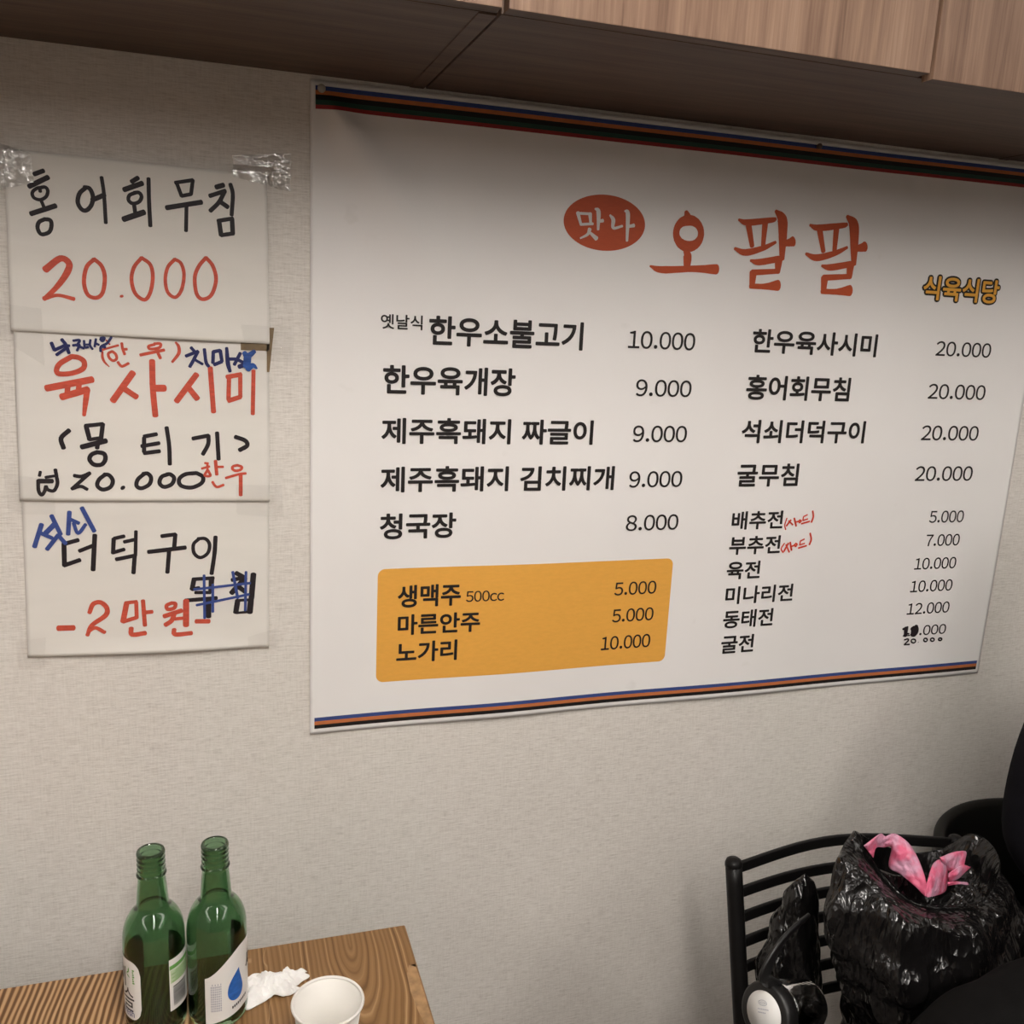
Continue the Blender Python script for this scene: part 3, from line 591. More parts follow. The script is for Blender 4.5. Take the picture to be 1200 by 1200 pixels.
# pen strokes as (x mm, z mm, width mm) on the wall, and printed lines as (text, x0, x1, z0, z1 in mm, weight, kind)
STROKES = {"s1_black":[[[-200.8,1673.5,4.44],[-190.3,1678.4,4.45]],[[-206.9,1659.1,5.0],[-185.8,1671.4,5.02]],[[-192.1,1659.5,3.35],[-199.0,1657.5,3.34],[-203.8,1652.3,3.34],[-202.3,1646.7,3.35],[-195.6,1644.9,3.36],[-189.2,1648.9,3.36],[-186.9,1655.6,3.36],[-189.4,1659.7,3.35],[-194.9,1658.4,3.35],[-195.1,1654.1,3.35]],[[-194.8,1644.4,3.36],[-192.0,1636.6,3.37]],[[-206.6,1628.0,5.04],[-179.3,1639.3,5.08]],[[-191.4,1623.1,3.95],[-198.4,1618.9,3.94],[-200.2,1611.5,3.95],[-196.5,1605.1,3.96],[-188.1,1608.0,3.97],[-185.0,1615.5,3.97],[-186.0,1622.1,3.96],[-192.8,1622.7,3.95]],[[-145.5,1662.5,4.26],[-152.2,1655.6,4.26],[-154.6,1645.3,4.27],[-150.8,1637.5,4.28],[-145.3,1636.7,4.29],[-139.4,1643.6,4.29],[-137.5,1653.9,4.29],[-140.8,1662.3,4.27],[-146.8,1663.2,4.26]],[[-138.6,1648.9,4.86],[-124.3,1656.4,4.88]],[[-126.8,1676.5,3.71],[-124.9,1656.4,3.73],[-124.3,1623.4,3.76]],[[-93.1,1674.1,4.63],[-85.5,1679.4,4.63]],[[-102.0,1664.1,5.2],[-80.9,1673.4,5.23]],[[-89.3,1661.6,3.78],[-96.0,1658.1,3.77],[-97.3,1652.2,3.78],[-92.6,1648.7,3.79],[-85.4,1651.3,3.79],[-82.3,1657.5,3.79],[-85.0,1662.0,3.78],[-90.7,1661.5,3.78]],[[-91.2,1647.4,4.08],[-90.2,1637.1,4.09]],[[-103.9,1629.3,5.83],[-80.0,1639.4,5.87]],[[-73.5,1679.6,4.07],[-73.8,1651.7,4.1],[-73.3,1623.5,4.14]],[[-41.1,1677.4,3.83],[-35.7,1662.1,3.86]],[[-35.7,1662.1,3.86],[-24.4,1665.1,3.87]],[[-24.4,1665.1,3.87],[-21.9,1682.0,3.86]],[[-21.9,1682.0,3.86],[-42.6,1677.2,3.83]],[[-53.7,1646.7,5.03],[-12.2,1656.5,5.1]],[[-30.1,1651.5,3.88],[-31.5,1620.5,3.91]],[[5.6,1675.9,5.11],[14.6,1679.1,5.12]],[[-2.2,1664.8,4.5],[16.6,1672.3,4.53]],[[15.7,1671.7,4.53],[8.8,1658.2,4.53],[-1.9,1646.8,4.53]],[[8.8,1659.7,4.83],[19.3,1653.0,4.86]],[[22.8,1681.0,4.23],[25.6,1668.6,4.25],[23.7,1643.6,4.27]],[[8.4,1635.4,4.86],[10.5,1618.2,4.89]],[[6.9,1635.3,4.25],[25.1,1639.7,4.28]],[[24.2,1638.7,4.89],[24.8,1621.4,4.91]],[[10.5,1618.2,4.28],[25.7,1621.4,4.3]]],"s1_red":[[[-194.6,1563.7,6.87],[-177.3,1578.0,6.32],[-167.8,1572.7,6.35],[-171.2,1560.6,6.36],[-183.2,1543.6,5.2],[-197.9,1528.5,4.04]],[[-197.9,1529.4,4.62],[-182.3,1534.0,3.48],[-164.3,1530.4,4.09]],[[-139.5,1579.4,4.08],[-148.4,1569.4,4.07],[-152.1,1551.2,4.09],[-148.5,1536.4,4.11],[-138.7,1533.2,4.13],[-131.3,1540.3,4.13],[-128.2,1558.6,4.12],[-131.3,1571.9,4.1],[-139.5,1579.7,4.08]],[[-109.8,1536.8,3.87],[-109.6,1536.2,3.87]],[[-84.8,1584.6,3.86],[-94.0,1572.6,3.86],[-97.5,1557.2,3.87],[-93.7,1540.7,3.89],[-83.1,1533.5,3.92],[-76.0,1543.1,3.92],[-72.5,1561.7,3.9],[-74.9,1576.8,3.89],[-84.8,1584.6,3.86]],[[-45.8,1585.2,3.62],[-54.4,1574.9,3.62],[-57.8,1559.4,3.63],[-55.3,1544.2,3.64],[-46.5,1538.4,3.66],[-38.8,1548.1,3.66],[-35.3,1566.8,3.65],[-38.5,1580.5,3.63],[-45.8,1585.2,3.62]],[[-8.3,1589.4,3.97],[-17.0,1578.7,3.97],[-22.4,1564.5,3.98],[-20.8,1544.4,4.0],[-13.4,1537.6,4.02],[-2.6,1543.8,4.03],[3.3,1562.8,4.02],[-0.3,1579.7,3.99],[-8.3,1589.4,3.97]]],"s2_navy":[[[-192.6,1476.1,3.62],[-189.7,1467.3,3.63]],[[-189.7,1467.3,3.43],[-177.3,1473.5,3.44]],[[-180.8,1480.7,3.53],[-176.3,1474.1,3.54],[-173.4,1464.2,3.56]],[[-177.3,1473.5,3.04],[-172.5,1473.2,3.04]],[[-187.6,1461.6,3.24],[-176.5,1469.9,3.24]],[[-167.8,1479.6,2.64],[-160.4,1480.4,2.64],[-164.2,1473.4,2.64]],[[-168.5,1473.8,2.64],[-160.7,1475.1,2.65]],[[-160.7,1474.6,2.65],[-164.0,1467.6,2.65]],[[-160.8,1472.5,2.65],[-156.0,1470.6,2.66]],[[-155.5,1480.1,2.45],[-154.9,1472.2,2.45],[-151.0,1472.3,2.45]],[[-148.1,1481.4,2.45],[-148.9,1475.0,2.45],[-146.2,1469.8,2.46]],[[-154.8,1475.4,2.04],[-148.9,1475.6,2.05]],[[-141.7,1482.7,2.46],[-143.6,1473.1,2.46]],[[-142.4,1477.4,2.46],[-138.5,1475.4,2.46]],[[-136.2,1483.4,3.49],[-132.2,1484.1,3.49],[-134.3,1480.8,3.49],[-136.2,1482.9,3.49]],[[-123.7,1485.5,2.68],[-129.0,1477.9,2.68],[-136.2,1473.4,2.67],[-136.9,1467.5,2.68]],[[-136.2,1473.4,2.67],[-131.2,1473.0,2.68]]],"s2_red":[[[-134.9,1467.0,2.06],[-135.2,1460.6,2.68],[-133.0,1454.3,2.28],[-127.8,1448.5,1.04]],[[-129.9,1481.5,1.85],[-126.1,1476.4,1.86]],[[-135.3,1469.1,2.27],[-125.3,1472.7,2.27],[-116.1,1475.6,2.28]],[[-123.5,1467.9,2.9],[-128.1,1465.1,2.89],[-127.3,1459.8,2.9],[-122.9,1456.2,2.91],[-118.8,1459.0,2.91],[-119.6,1464.3,2.9],[-123.5,1467.9,2.9]],[[-112.0,1478.5,2.9],[-111.3,1472.1,2.91],[-109.1,1464.6,2.92]],[[-111.3,1470.5,2.91],[-106.3,1471.2,2.91]],[[-117.5,1454.7,2.91],[-115.1,1451.0,2.92],[-112.2,1449.5,2.92],[-104.9,1453.5,2.93]],[[-73.2,1478.2,3.07],[-80.4,1475.7,3.06],[-78.4,1472.3,3.07],[-67.9,1474.3,3.08],[-66.2,1479.4,3.08],[-73.7,1479.1,3.07]],[[-90.6,1464.4,3.37],[-62.0,1471.6,3.4]],[[-70.4,1469.8,3.39],[-66.8,1461.0,3.4]],[[-47.7,1481.8,2.33],[-44.3,1476.5,3.41],[-44.5,1467.8,3.63],[-52.6,1456.6,2.77]],[[-170.6,1460.0,5.35],[-183.8,1451.3,5.33],[-188.5,1443.4,5.33],[-185.9,1438.2,5.34],[-171.6,1439.2,5.37],[-158.5,1445.2,5.39],[-156.6,1453.6,5.38],[-162.1,1458.7,5.37],[-170.6,1460.0,5.35]],[[-201.0,1419.9,7.12],[-148.4,1432.0,7.24]],[[-176.6,1425.1,5.38],[-178.1,1412.5,5.4]],[[-163.6,1427.5,5.41],[-164.7,1417.5,5.42]],[[-184.5,1409.3,7.19],[-153.9,1419.3,7.25]],[[-154.8,1418.6,6.04],[-157.2,1403.5,5.45],[-159.8,1386.6,3.65]],[[-100.3,1441.7,6.75],[-125.3,1405.6,6.74]],[[-114.3,1423.3,6.13],[-97.0,1410.9,6.19]],[[-76.8,1457.5,6.16],[-77.1,1422.5,6.22],[-75.2,1387.0,6.28]],[[-74.1,1422.5,7.47],[-62.9,1422.8,7.5]],[[-23.3,1441.4,6.31],[-48.8,1406.2,6.31]],[[-34.4,1425.0,6.31],[-23.1,1409.9,6.37]],[[-6.1,1450.6,5.39],[-3.2,1392.8,5.48]],[[14.6,1439.1,5.13],[32.3,1442.9,5.16]],[[31.4,1442.8,4.51],[31.0,1413.2,4.54]],[[17.1,1439.2,4.81],[16.0,1409.6,4.84]],[[16.0,1408.0,5.17],[31.0,1413.2,5.19]],[[48.3,1448.2,4.53],[46.7,1390.8,4.6]]],"s2_smear":[[[36.7,1471.5,5.05],[41.0,1467.2,6.61],[49.8,1473.6,4.41]],[[41.0,1467.2,8.26],[39.7,1453.8,8.28]],[[40.8,1450.4,6.64],[47.4,1455.1,5.54],[52.8,1451.3,1.78]]],"s2_black":[[[-178.0,1367.3,4.86],[-187.8,1357.1,4.85],[-185.6,1344.3,4.87]],[[-158.1,1373.2,4.89],[-154.8,1355.6,4.91]],[[-158.9,1373.2,4.27],[-138.3,1375.7,4.3]],[[-138.3,1375.7,4.61],[-141.2,1357.3,4.63]],[[-154.8,1355.6,3.99],[-141.2,1357.9,4.01]],[[-164.6,1345.9,5.52],[-135.4,1354.1,5.57]],[[-145.3,1350.8,4.63],[-146.5,1344.4,4.64]],[[-145.8,1339.5,4.64],[-153.3,1336.2,4.63],[-156.0,1329.8,4.64],[-151.0,1323.2,4.65],[-142.1,1323.2,4.67],[-137.4,1329.7,4.67],[-138.5,1337.2,4.66],[-147.3,1339.5,4.64]],[[-89.8,1359.8,4.4],[-74.5,1362.9,4.42]],[[-93.2,1347.1,4.41],[-71.8,1351.1,4.44]],[[-89.8,1358.2,4.4],[-90.5,1339.5,4.42]],[[-90.5,1337.9,4.43],[-71.5,1340.5,4.46]],[[-62.0,1371.8,4.44],[-59.6,1347.8,4.47],[-59.5,1322.9,4.5]],[[-30.0,1357.2,4.51],[-10.2,1361.3,4.53]],[[-10.2,1361.3,4.53],[-11.0,1349.6,4.55],[-17.9,1336.2,4.55]],[[0.7,1365.3,4.55],[1.9,1329.4,4.59]],[[23.8,1359.8,4.92],[36.5,1354.8,4.95],[38.7,1348.0,4.96],[29.0,1341.9,4.95]]],"s2_red2":[[[-15.7,1324.5,2.46],[-11.4,1323.9,2.47]],[[-19.7,1317.0,2.69],[-9.9,1319.8,2.69]],[[-12.5,1322.7,2.69],[-12.5,1314.6,2.69]],[[-12.7,1314.6,2.92],[-16.1,1307.7,2.92],[-9.0,1307.3,2.93],[-11.8,1314.6,2.92]],[[-2.1,1327.3,3.82],[-0.8,1308.7,3.84]],[[-0.1,1319.2,2.7],[7.6,1319.2,2.71]],[[-6.5,1298.9,2.94],[-3.8,1294.2,2.94],[-0.1,1291.8,2.95],[7.7,1294.6,2.96]],[[25.8,1321.4,3.18],[20.2,1319.7,3.18],[19.6,1316.2,3.18],[24.0,1313.8,3.19],[30.1,1315.5,3.19],[31.3,1319.1,3.19],[25.8,1321.4,3.18]],[[10.6,1304.0,2.95],[27.8,1309.1,2.97],[36.7,1310.2,2.98]],[[30.0,1309.1,4.34],[29.6,1280.2,4.37]]],"s3_blue":[[[-216.8,1245.0,4.94],[-226.6,1215.5,4.96]],[[-218.3,1233.5,4.33],[-205.6,1226.5,4.36]],[[-200.2,1246.3,5.59],[-212.5,1233.4,5.58]],[[-204.6,1256.3,4.64],[-195.1,1231.2,4.69]],[[-212.2,1211.7,4.68],[-198.1,1230.3,4.68]],[[-198.1,1230.3,4.37],[-189.9,1218.7,4.4]],[[-183.3,1260.8,4.67],[-186.3,1231.0,4.7]],[[-182.4,1250.8,4.06],[-172.9,1245.6,4.08]],[[-179.1,1245.8,3.76],[-174.4,1232.3,3.78],[-164.9,1243.8,3.78]],[[-168.3,1266.1,4.69],[-154.9,1234.5,4.76]]],"s3_black":[[[-192.9,1217.8,4.71],[-174.8,1222.9,4.73]],[[-192.0,1217.8,5.02],[-192.8,1189.2,5.06]],[[-193.4,1189.2,4.74],[-174.1,1195.9,4.77]],[[-174.1,1208.1,4.44],[-157.3,1215.0,4.46]],[[-154.6,1229.1,5.08],[-158.8,1181.7,5.14]],[[-131.3,1224.0,4.17],[-119.0,1226.7,4.19]],[[-131.9,1223.7,4.49],[-133.6,1204.0,4.51]],[[-133.6,1204.7,4.19],[-119.7,1208.7,4.2]],[[-119.3,1218.9,4.19],[-105.4,1221.9,4.21]],[[-104.3,1233.1,3.88],[-106.2,1199.6,3.91]],[[-130.0,1195.3,4.53],[-107.1,1199.7,4.56]],[[-107.1,1199.7,4.56],[-109.5,1175.6,4.58]],[[-72.7,1225.4,4.59],[-55.4,1227.3,4.61]],[[-55.4,1227.3,4.61],[-57.5,1208.3,4.63]],[[-89.9,1204.2,4.91],[-43.2,1208.6,4.99]],[[-63.9,1205.1,4.63],[-67.0,1174.5,4.66]],[[-25.4,1220.2,4.01],[-32.6,1212.8,4.0],[-32.2,1200.5,4.02],[-24.4,1193.9,4.04],[-14.6,1199.9,4.04],[-12.1,1212.1,4.03],[-17.4,1220.0,4.02],[-27.0,1220.3,4.0]],[[-4.1,1222.4,4.71],[-5.8,1199.6,4.73],[-10.3,1170.4,4.76]]],"s3_cross":[[[-20.1,1169.0,3.05],[-20.8,1107.4,3.1]],[[-9.0,1155.4,3.07],[-9.8,1115.8,3.1]],[[-30.8,1126.7,3.07],[38.6,1138.7,3.14]],[[-33.5,1149.4,3.05],[40.5,1154.9,3.13]],[[17.5,1172.1,3.43],[23.5,1134.0,3.47]],[[35.1,1171.4,3.11],[33.3,1115.3,3.15]]],"s3_red":[[[-204.7,1103.4,6.44],[-186.0,1102.9,6.49]],[[-166.0,1122.7,4.55],[-160.9,1134.6,5.19],[-151.7,1136.5,5.21],[-144.4,1128.5,5.24],[-146.4,1118.1,5.57],[-163.8,1105.1,4.9],[-169.9,1091.4,4.25]],[[-168.7,1096.6,4.25],[-159.4,1101.3,4.26],[-148.3,1094.3,4.29]],[[-119.5,1134.2,5.94],[-125.1,1108.1,5.96]],[[-121.0,1134.3,4.28],[-107.0,1135.3,4.31]],[[-107.6,1134.6,4.3],[-107.8,1112.4,4.33]],[[-125.1,1108.1,4.64],[-107.8,1113.1,4.66]],[[-99.1,1136.6,4.65],[-97.8,1101.1,4.69]],[[-98.1,1119.6,4.67],[-88.0,1120.1,4.69]],[[-115.2,1098.6,5.33],[-114.3,1089.3,5.35],[-97.6,1090.4,5.38]],[[-62.9,1131.2,4.38],[-69.4,1128.0,4.37],[-67.9,1122.6,4.38],[-59.9,1123.9,4.39],[-58.1,1129.9,4.39],[-63.5,1131.3,4.38]],[[-73.0,1112.9,5.4],[-50.4,1119.8,5.43]],[[-60.2,1115.0,5.42],[-63.6,1106.2,5.42],[-71.8,1100.3,5.42]],[[-63.6,1108.0,4.07],[-47.5,1108.9,4.09]],[[-44.2,1133.8,6.78],[-45.2,1098.0,6.84]],[[-60.8,1093.5,5.11],[-59.4,1086.2,5.12],[-38.3,1086.7,5.16]],[[-32.0,1103.3,5.49],[-15.0,1102.3,5.53]]],"s2_price":[[[-138.2,1310.1,4.38],[-145.9,1303.6,4.37],[-148.3,1295.4,4.38],[-142.0,1290.3,4.4],[-132.9,1293.5,4.41],[-129.6,1301.8,4.4],[-133.8,1309.1,4.39],[-139.7,1310.1,4.38]],[[-118.2,1292.7,5.38],[-117.6,1292.0,5.38]],[[-91.5,1310.4,4.46],[-99.3,1303.2,4.45],[-101.2,1294.8,4.46],[-95.2,1291.4,4.47],[-85.8,1296.3,4.48],[-83.1,1304.7,4.48],[-86.9,1310.7,4.46],[-93.0,1310.4,4.45]],[[-62.3,1309.5,4.51],[-70.2,1306.2,4.5],[-72.9,1297.9,4.5],[-67.5,1292.8,4.52],[-58.1,1296.1,4.53],[-54.7,1304.4,4.53],[-59.2,1309.5,4.51],[-63.9,1309.5,4.5]],[[-26.4,1311.0,4.57],[-40.6,1309.4,4.54],[-48.5,1302.7,4.54],[-46.3,1294.2,4.55],[-33.2,1291.4,4.58],[-20.4,1297.3,4.59],[-18.6,1305.8,4.58],[-26.4,1311.0,4.57]],[[-214.0,1314.2,3.12],[-215.3,1308.7,3.13]],[[-217.1,1303.1,3.75],[-217.3,1289.8,3.77],[-214.2,1284.2,3.78],[-210.5,1288.6,3.78],[-208.6,1295.3,3.77]],[[-208.6,1295.3,3.77],[-206.4,1290.8,3.78],[-199.5,1289.6,3.79],[-195.1,1298.5,3.79],[-195.6,1307.4,3.78],[-196.6,1316.8,3.77]],[[-208.5,1306.9,3.13],[-198.5,1308.5,3.15]],[[-216.6,1302.0,5.22],[-200.9,1301.9,5.25]],[[-175.1,1308.9,4.02],[-166.6,1307.7,4.03],[-156.3,1312.1,4.05]],[[-156.9,1311.6,3.83],[-178.5,1291.6,3.82]],[[-178.5,1291.6,3.61],[-168.2,1294.8,3.62],[-160.4,1290.8,3.63]]],"s2_navy2":[[[-29.2,1475.9,3.43],[-25.1,1471.2,3.43]],[[-35.7,1464.8,3.64],[-20.9,1471.3,3.66]],[[-20.9,1471.3,3.66],[-26.4,1460.2,3.66],[-31.4,1451.2,3.66]],[[-25.4,1460.7,3.01],[-15.5,1455.0,3.03]],[[-12.9,1474.3,3.66],[-11.2,1457.9,3.68],[-8.1,1452.4,3.69]],[[-1.9,1471.4,3.9],[6.7,1473.3,3.91]],[[6.7,1473.3,3.91],[8.6,1459.5,3.93]],[[-1.9,1471.4,3.9],[-2.7,1457.0,3.91]],[[-1.1,1454.8,3.92],[8.5,1459.0,3.93]],[[14.8,1476.9,3.48],[16.0,1457.5,4.81],[18.5,1446.5,3.73]],[[17.2,1462.6,3.72],[25.8,1462.8,3.73]],[[31.9,1470.8,3.73],[24.1,1455.5,3.73]],[[27.9,1462.4,3.73],[36.5,1458.1,3.75]],[[30.0,1452.9,4.95],[39.8,1457.1,4.97]]],"s3_black2":[[[-34.8,1163.6,4.39],[-7.9,1164.2,4.43]],[[-33.2,1163.6,5.4],[-36.1,1149.5,5.42]],[[-10.5,1164.3,6.13],[-11.5,1146.5,6.15]],[[-36.1,1149.5,4.74],[-27.0,1150.8,4.76]],[[-32.0,1144.6,4.07],[-12.5,1143.7,4.1]],[[-45.2,1133.9,4.74],[-4.5,1135.4,4.81]],[[-15.1,1132.3,6.17],[-15.6,1108.9,6.2]],[[21.8,1170.1,5.5],[33.9,1162.4,5.54]],[[16.3,1160.3,4.82],[33.9,1163.2,4.85]],[[33.9,1162.4,6.23],[15.4,1141.6,6.22]],[[22.2,1152.1,5.53],[33.7,1142.6,5.57]],[[45.0,1167.4,6.6],[41.9,1132.3,6.65]],[[23.5,1130.4,6.26],[20.6,1113.0,6.28]],[[23.5,1130.4,3.48],[41.9,1130.5,3.5]],[[41.2,1130.2,7.0],[39.3,1112.0,7.03]],[[21.5,1112.3,3.14],[42.3,1112.9,3.16]]],"b_red":[[[895.8,1229.1,2.4],[893.2,1218.0,2.4],[895.8,1209.8,2.41]],[[903.9,1225.8,3.37],[896.5,1216.1,3.37]],[[900.0,1224.5,2.89],[908.5,1217.6,2.9]],[[910.1,1228.8,3.38],[915.5,1215.2,3.39]],[[913.0,1222.0,2.9],[919.0,1223.2,2.91]],[[920.3,1225.4,2.9],[924.0,1224.0,2.91],[921.4,1220.9,2.91],[919.3,1224.5,2.9]],[[927.8,1230.7,2.42],[927.1,1224.4,2.43]],[[927.7,1231.1,2.42],[935.0,1234.1,2.43]],[[927.1,1224.4,2.43],[936.5,1226.9,2.43]],[[925.2,1219.0,2.91],[940.7,1222.7,2.93]],[[944.5,1240.2,3.4],[946.9,1230.3,3.41],[944.5,1221.2,3.42]],[[896.2,1186.3,2.42],[891.2,1177.3,2.42],[895.7,1170.4,2.43]],[[903.9,1186.0,3.4],[896.9,1172.6,3.4]],[[899.6,1183.9,2.91],[907.4,1170.9,2.93]],[[907.2,1187.7,3.4],[911.6,1173.9,3.42]],[[910.2,1180.4,2.92],[915.2,1182.0,2.93]],[[917.8,1185.6,2.93],[921.1,1183.7,2.93],[918.5,1180.1,2.93],[916.4,1184.3,2.93]],[[927.1,1189.0,2.45],[926.4,1182.6,2.45]],[[927.1,1189.4,2.45],[934.4,1192.4,2.45]],[[926.4,1182.6,2.45],[935.9,1185.0,2.45]],[[924.5,1177.2,2.94],[940.1,1180.8,2.95]],[[944.5,1202.1,3.43],[948.0,1191.5,3.44],[945.6,1182.5,3.45]]],"b_black":[[[1166.0,1018.2,4.24],[1175.4,1021.4,4.25]],[[1171.8,1020.6,7.32],[1173.8,1005.3,7.34]],[[1170.1,1005.0,3.55],[1171.8,1009.8,3.55]],[[1172.4,1009.7,3.08],[1180.7,1008.7,3.08]],[[1190.8,1019.4,13.65],[1191.1,1006.4,13.69]],[[1194.6,1022.4,8.31],[1187.4,1006.1,8.32]],[[1185.8,1019.2,8.3],[1194.8,1006.7,8.34]],[[1172.5,997.8,2.85],[1179.2,999.0,3.09],[1181.0,995.6,3.33],[1173.4,988.5,2.62]],[[1173.4,988.5,3.09],[1184.8,988.3,3.1]],[[1191.3,998.0,2.86],[1194.6,997.2,2.87],[1197.0,995.1,2.87],[1197.2,992.6,2.87],[1195.3,990.9,2.87],[1192.1,990.8,2.87],[1189.1,992.4,2.86],[1187.7,994.8,2.86],[1188.6,997.0,2.86],[1191.3,998.0,2.86]],[[1203.6,991.4,1.8],[1203.9,991.4,1.8]],[[1217.9,998.1,2.88],[1220.6,997.4,2.89],[1222.5,995.5,2.89],[1222.8,993.3,2.89],[1221.3,991.7,2.89],[1218.7,991.6,2.89],[1216.3,992.9,2.89],[1215.1,995.2,2.88],[1215.8,997.2,2.88],[1217.9,998.1,2.88]],[[1233.3,997.4,2.9],[1236.1,996.8,2.9],[1238.1,995.0,2.9],[1238.4,992.9,2.9],[1236.7,991.4,2.9],[1234.0,991.3,2.9],[1231.4,992.6,2.9],[1230.2,994.7,2.9],[1230.9,996.6,2.9],[1233.3,997.4,2.9]],[[1250.8,996.4,3.16],[1253.3,995.9,3.16],[1255.1,994.5,3.16],[1255.2,992.8,3.16],[1253.8,991.7,3.16],[1251.4,991.6,3.16],[1249.1,992.6,3.16],[1248.1,994.3,3.15],[1248.7,995.8,3.15],[1250.8,996.4,3.16]]],"logo":[[[666.1,1684.7,15.8],[675.9,1684.4,14.63],[684.5,1680.0,12.24],[689.9,1672.5,10.44],[690.9,1663.5,10.47],[687.2,1655.2,12.33],[679.7,1649.5,14.77],[670.1,1647.7,15.96],[660.6,1650.3,14.68],[653.5,1656.5,12.18],[650.3,1664.9,10.32],[651.7,1673.7,10.91],[657.4,1680.8,13.34],[666.1,1684.7,15.8]],[[663.7,1696.5,6.06],[668.8,1684.5,15.82]],[[666.4,1641.1,4.91],[671.7,1634.0,13.56],[672.3,1615.0,9.9]],[[612.3,1616.0,3.03],[631.6,1612.0,10.39],[680.8,1616.1,9.31],[722.5,1617.9,15.1]],[[752.6,1691.8,3.75],[768.0,1688.9,9.42],[808.9,1695.4,8.27],[817.0,1697.7,5.1]],[[770.5,1685.0,10.07],[780.2,1655.4,7.63]],[[799.0,1690.6,10.15],[799.4,1657.9,7.67]],[[750.4,1650.0,4.41],[769.6,1645.4,10.16],[799.9,1653.8,8.32],[821.2,1664.0,4.5]],[[815.6,1709.2,5.08],[828.2,1698.5,16.62],[832.4,1676.5,15.44],[835.6,1640.1,9.09]],[[834.1,1663.1,9.04],[845.2,1665.0,11.66],[852.1,1667.3,15.58]],[[779.9,1634.3,3.83],[795.4,1632.9,9.63],[829.9,1639.7,9.73]],[[829.9,1639.7,14.27],[830.2,1620.1,9.12]],[[784.7,1616.8,8.99],[828.7,1621.2,7.81]],[[786.8,1617.0,12.85],[787.1,1596.8,9.04]],[[784.3,1596.6,7.74],[810.3,1597.4,9.11],[833.4,1600.4,17.03]],[[879.5,1693.4,3.91],[895.9,1690.5,9.82],[938.9,1697.1,8.62],[947.5,1699.5,5.32]],[[898.6,1686.5,10.5],[909.4,1656.1,7.96]],[[928.6,1692.2,10.59],[929.7,1658.6,8.0]],[[878.1,1650.5,4.6],[898.4,1645.8,10.6],[930.3,1654.4,8.68],[952.6,1664.9,4.7]],[[945.7,1711.4,5.3],[959.2,1700.4,17.34],[964.1,1677.8,16.12],[968.3,1640.3,9.49]],[[966.2,1664.0,9.44],[978.0,1666.0,12.17],[985.2,1668.3,16.26]],[[909.5,1634.3,4.0],[926.0,1632.9,10.05],[962.3,1639.9,10.15]],[[962.3,1639.9,14.89],[963.0,1619.7,9.52]],[[915.0,1616.4,9.38],[961.4,1620.9,8.16]],[[917.2,1616.5,13.41],[917.8,1595.8,9.44]],[[914.9,1595.6,8.08],[942.4,1596.4,9.51],[966.8,1599.5,17.78]]],"logo_white":[[[494.1,1682.5,5.53],[500.1,1666.3,3.71]],[[494.2,1681.6,3.69],[513.8,1682.2,3.71]],[[512.8,1682.6,5.56],[514.8,1668.3,3.72]],[[500.1,1666.8,3.71],[518.2,1669.0,3.73]],[[520.2,1689.7,2.78],[525.5,1685.8,6.51],[526.7,1661.6,3.75]],[[526.4,1672.6,3.74],[533.2,1674.5,5.15]],[[513.8,1661.6,5.59],[510.9,1653.9,4.2],[500.4,1647.9,2.33]],[[513.1,1657.6,3.27],[525.1,1649.1,6.57]],[[543.6,1682.7,2.81],[549.1,1676.5,6.11],[549.9,1665.5,4.24],[563.8,1669.1,3.31]],[[566.2,1690.2,2.83],[571.1,1685.7,6.62],[572.5,1649.2,3.82]],[[571.9,1668.8,3.8],[581.9,1671.3,5.24]]]}
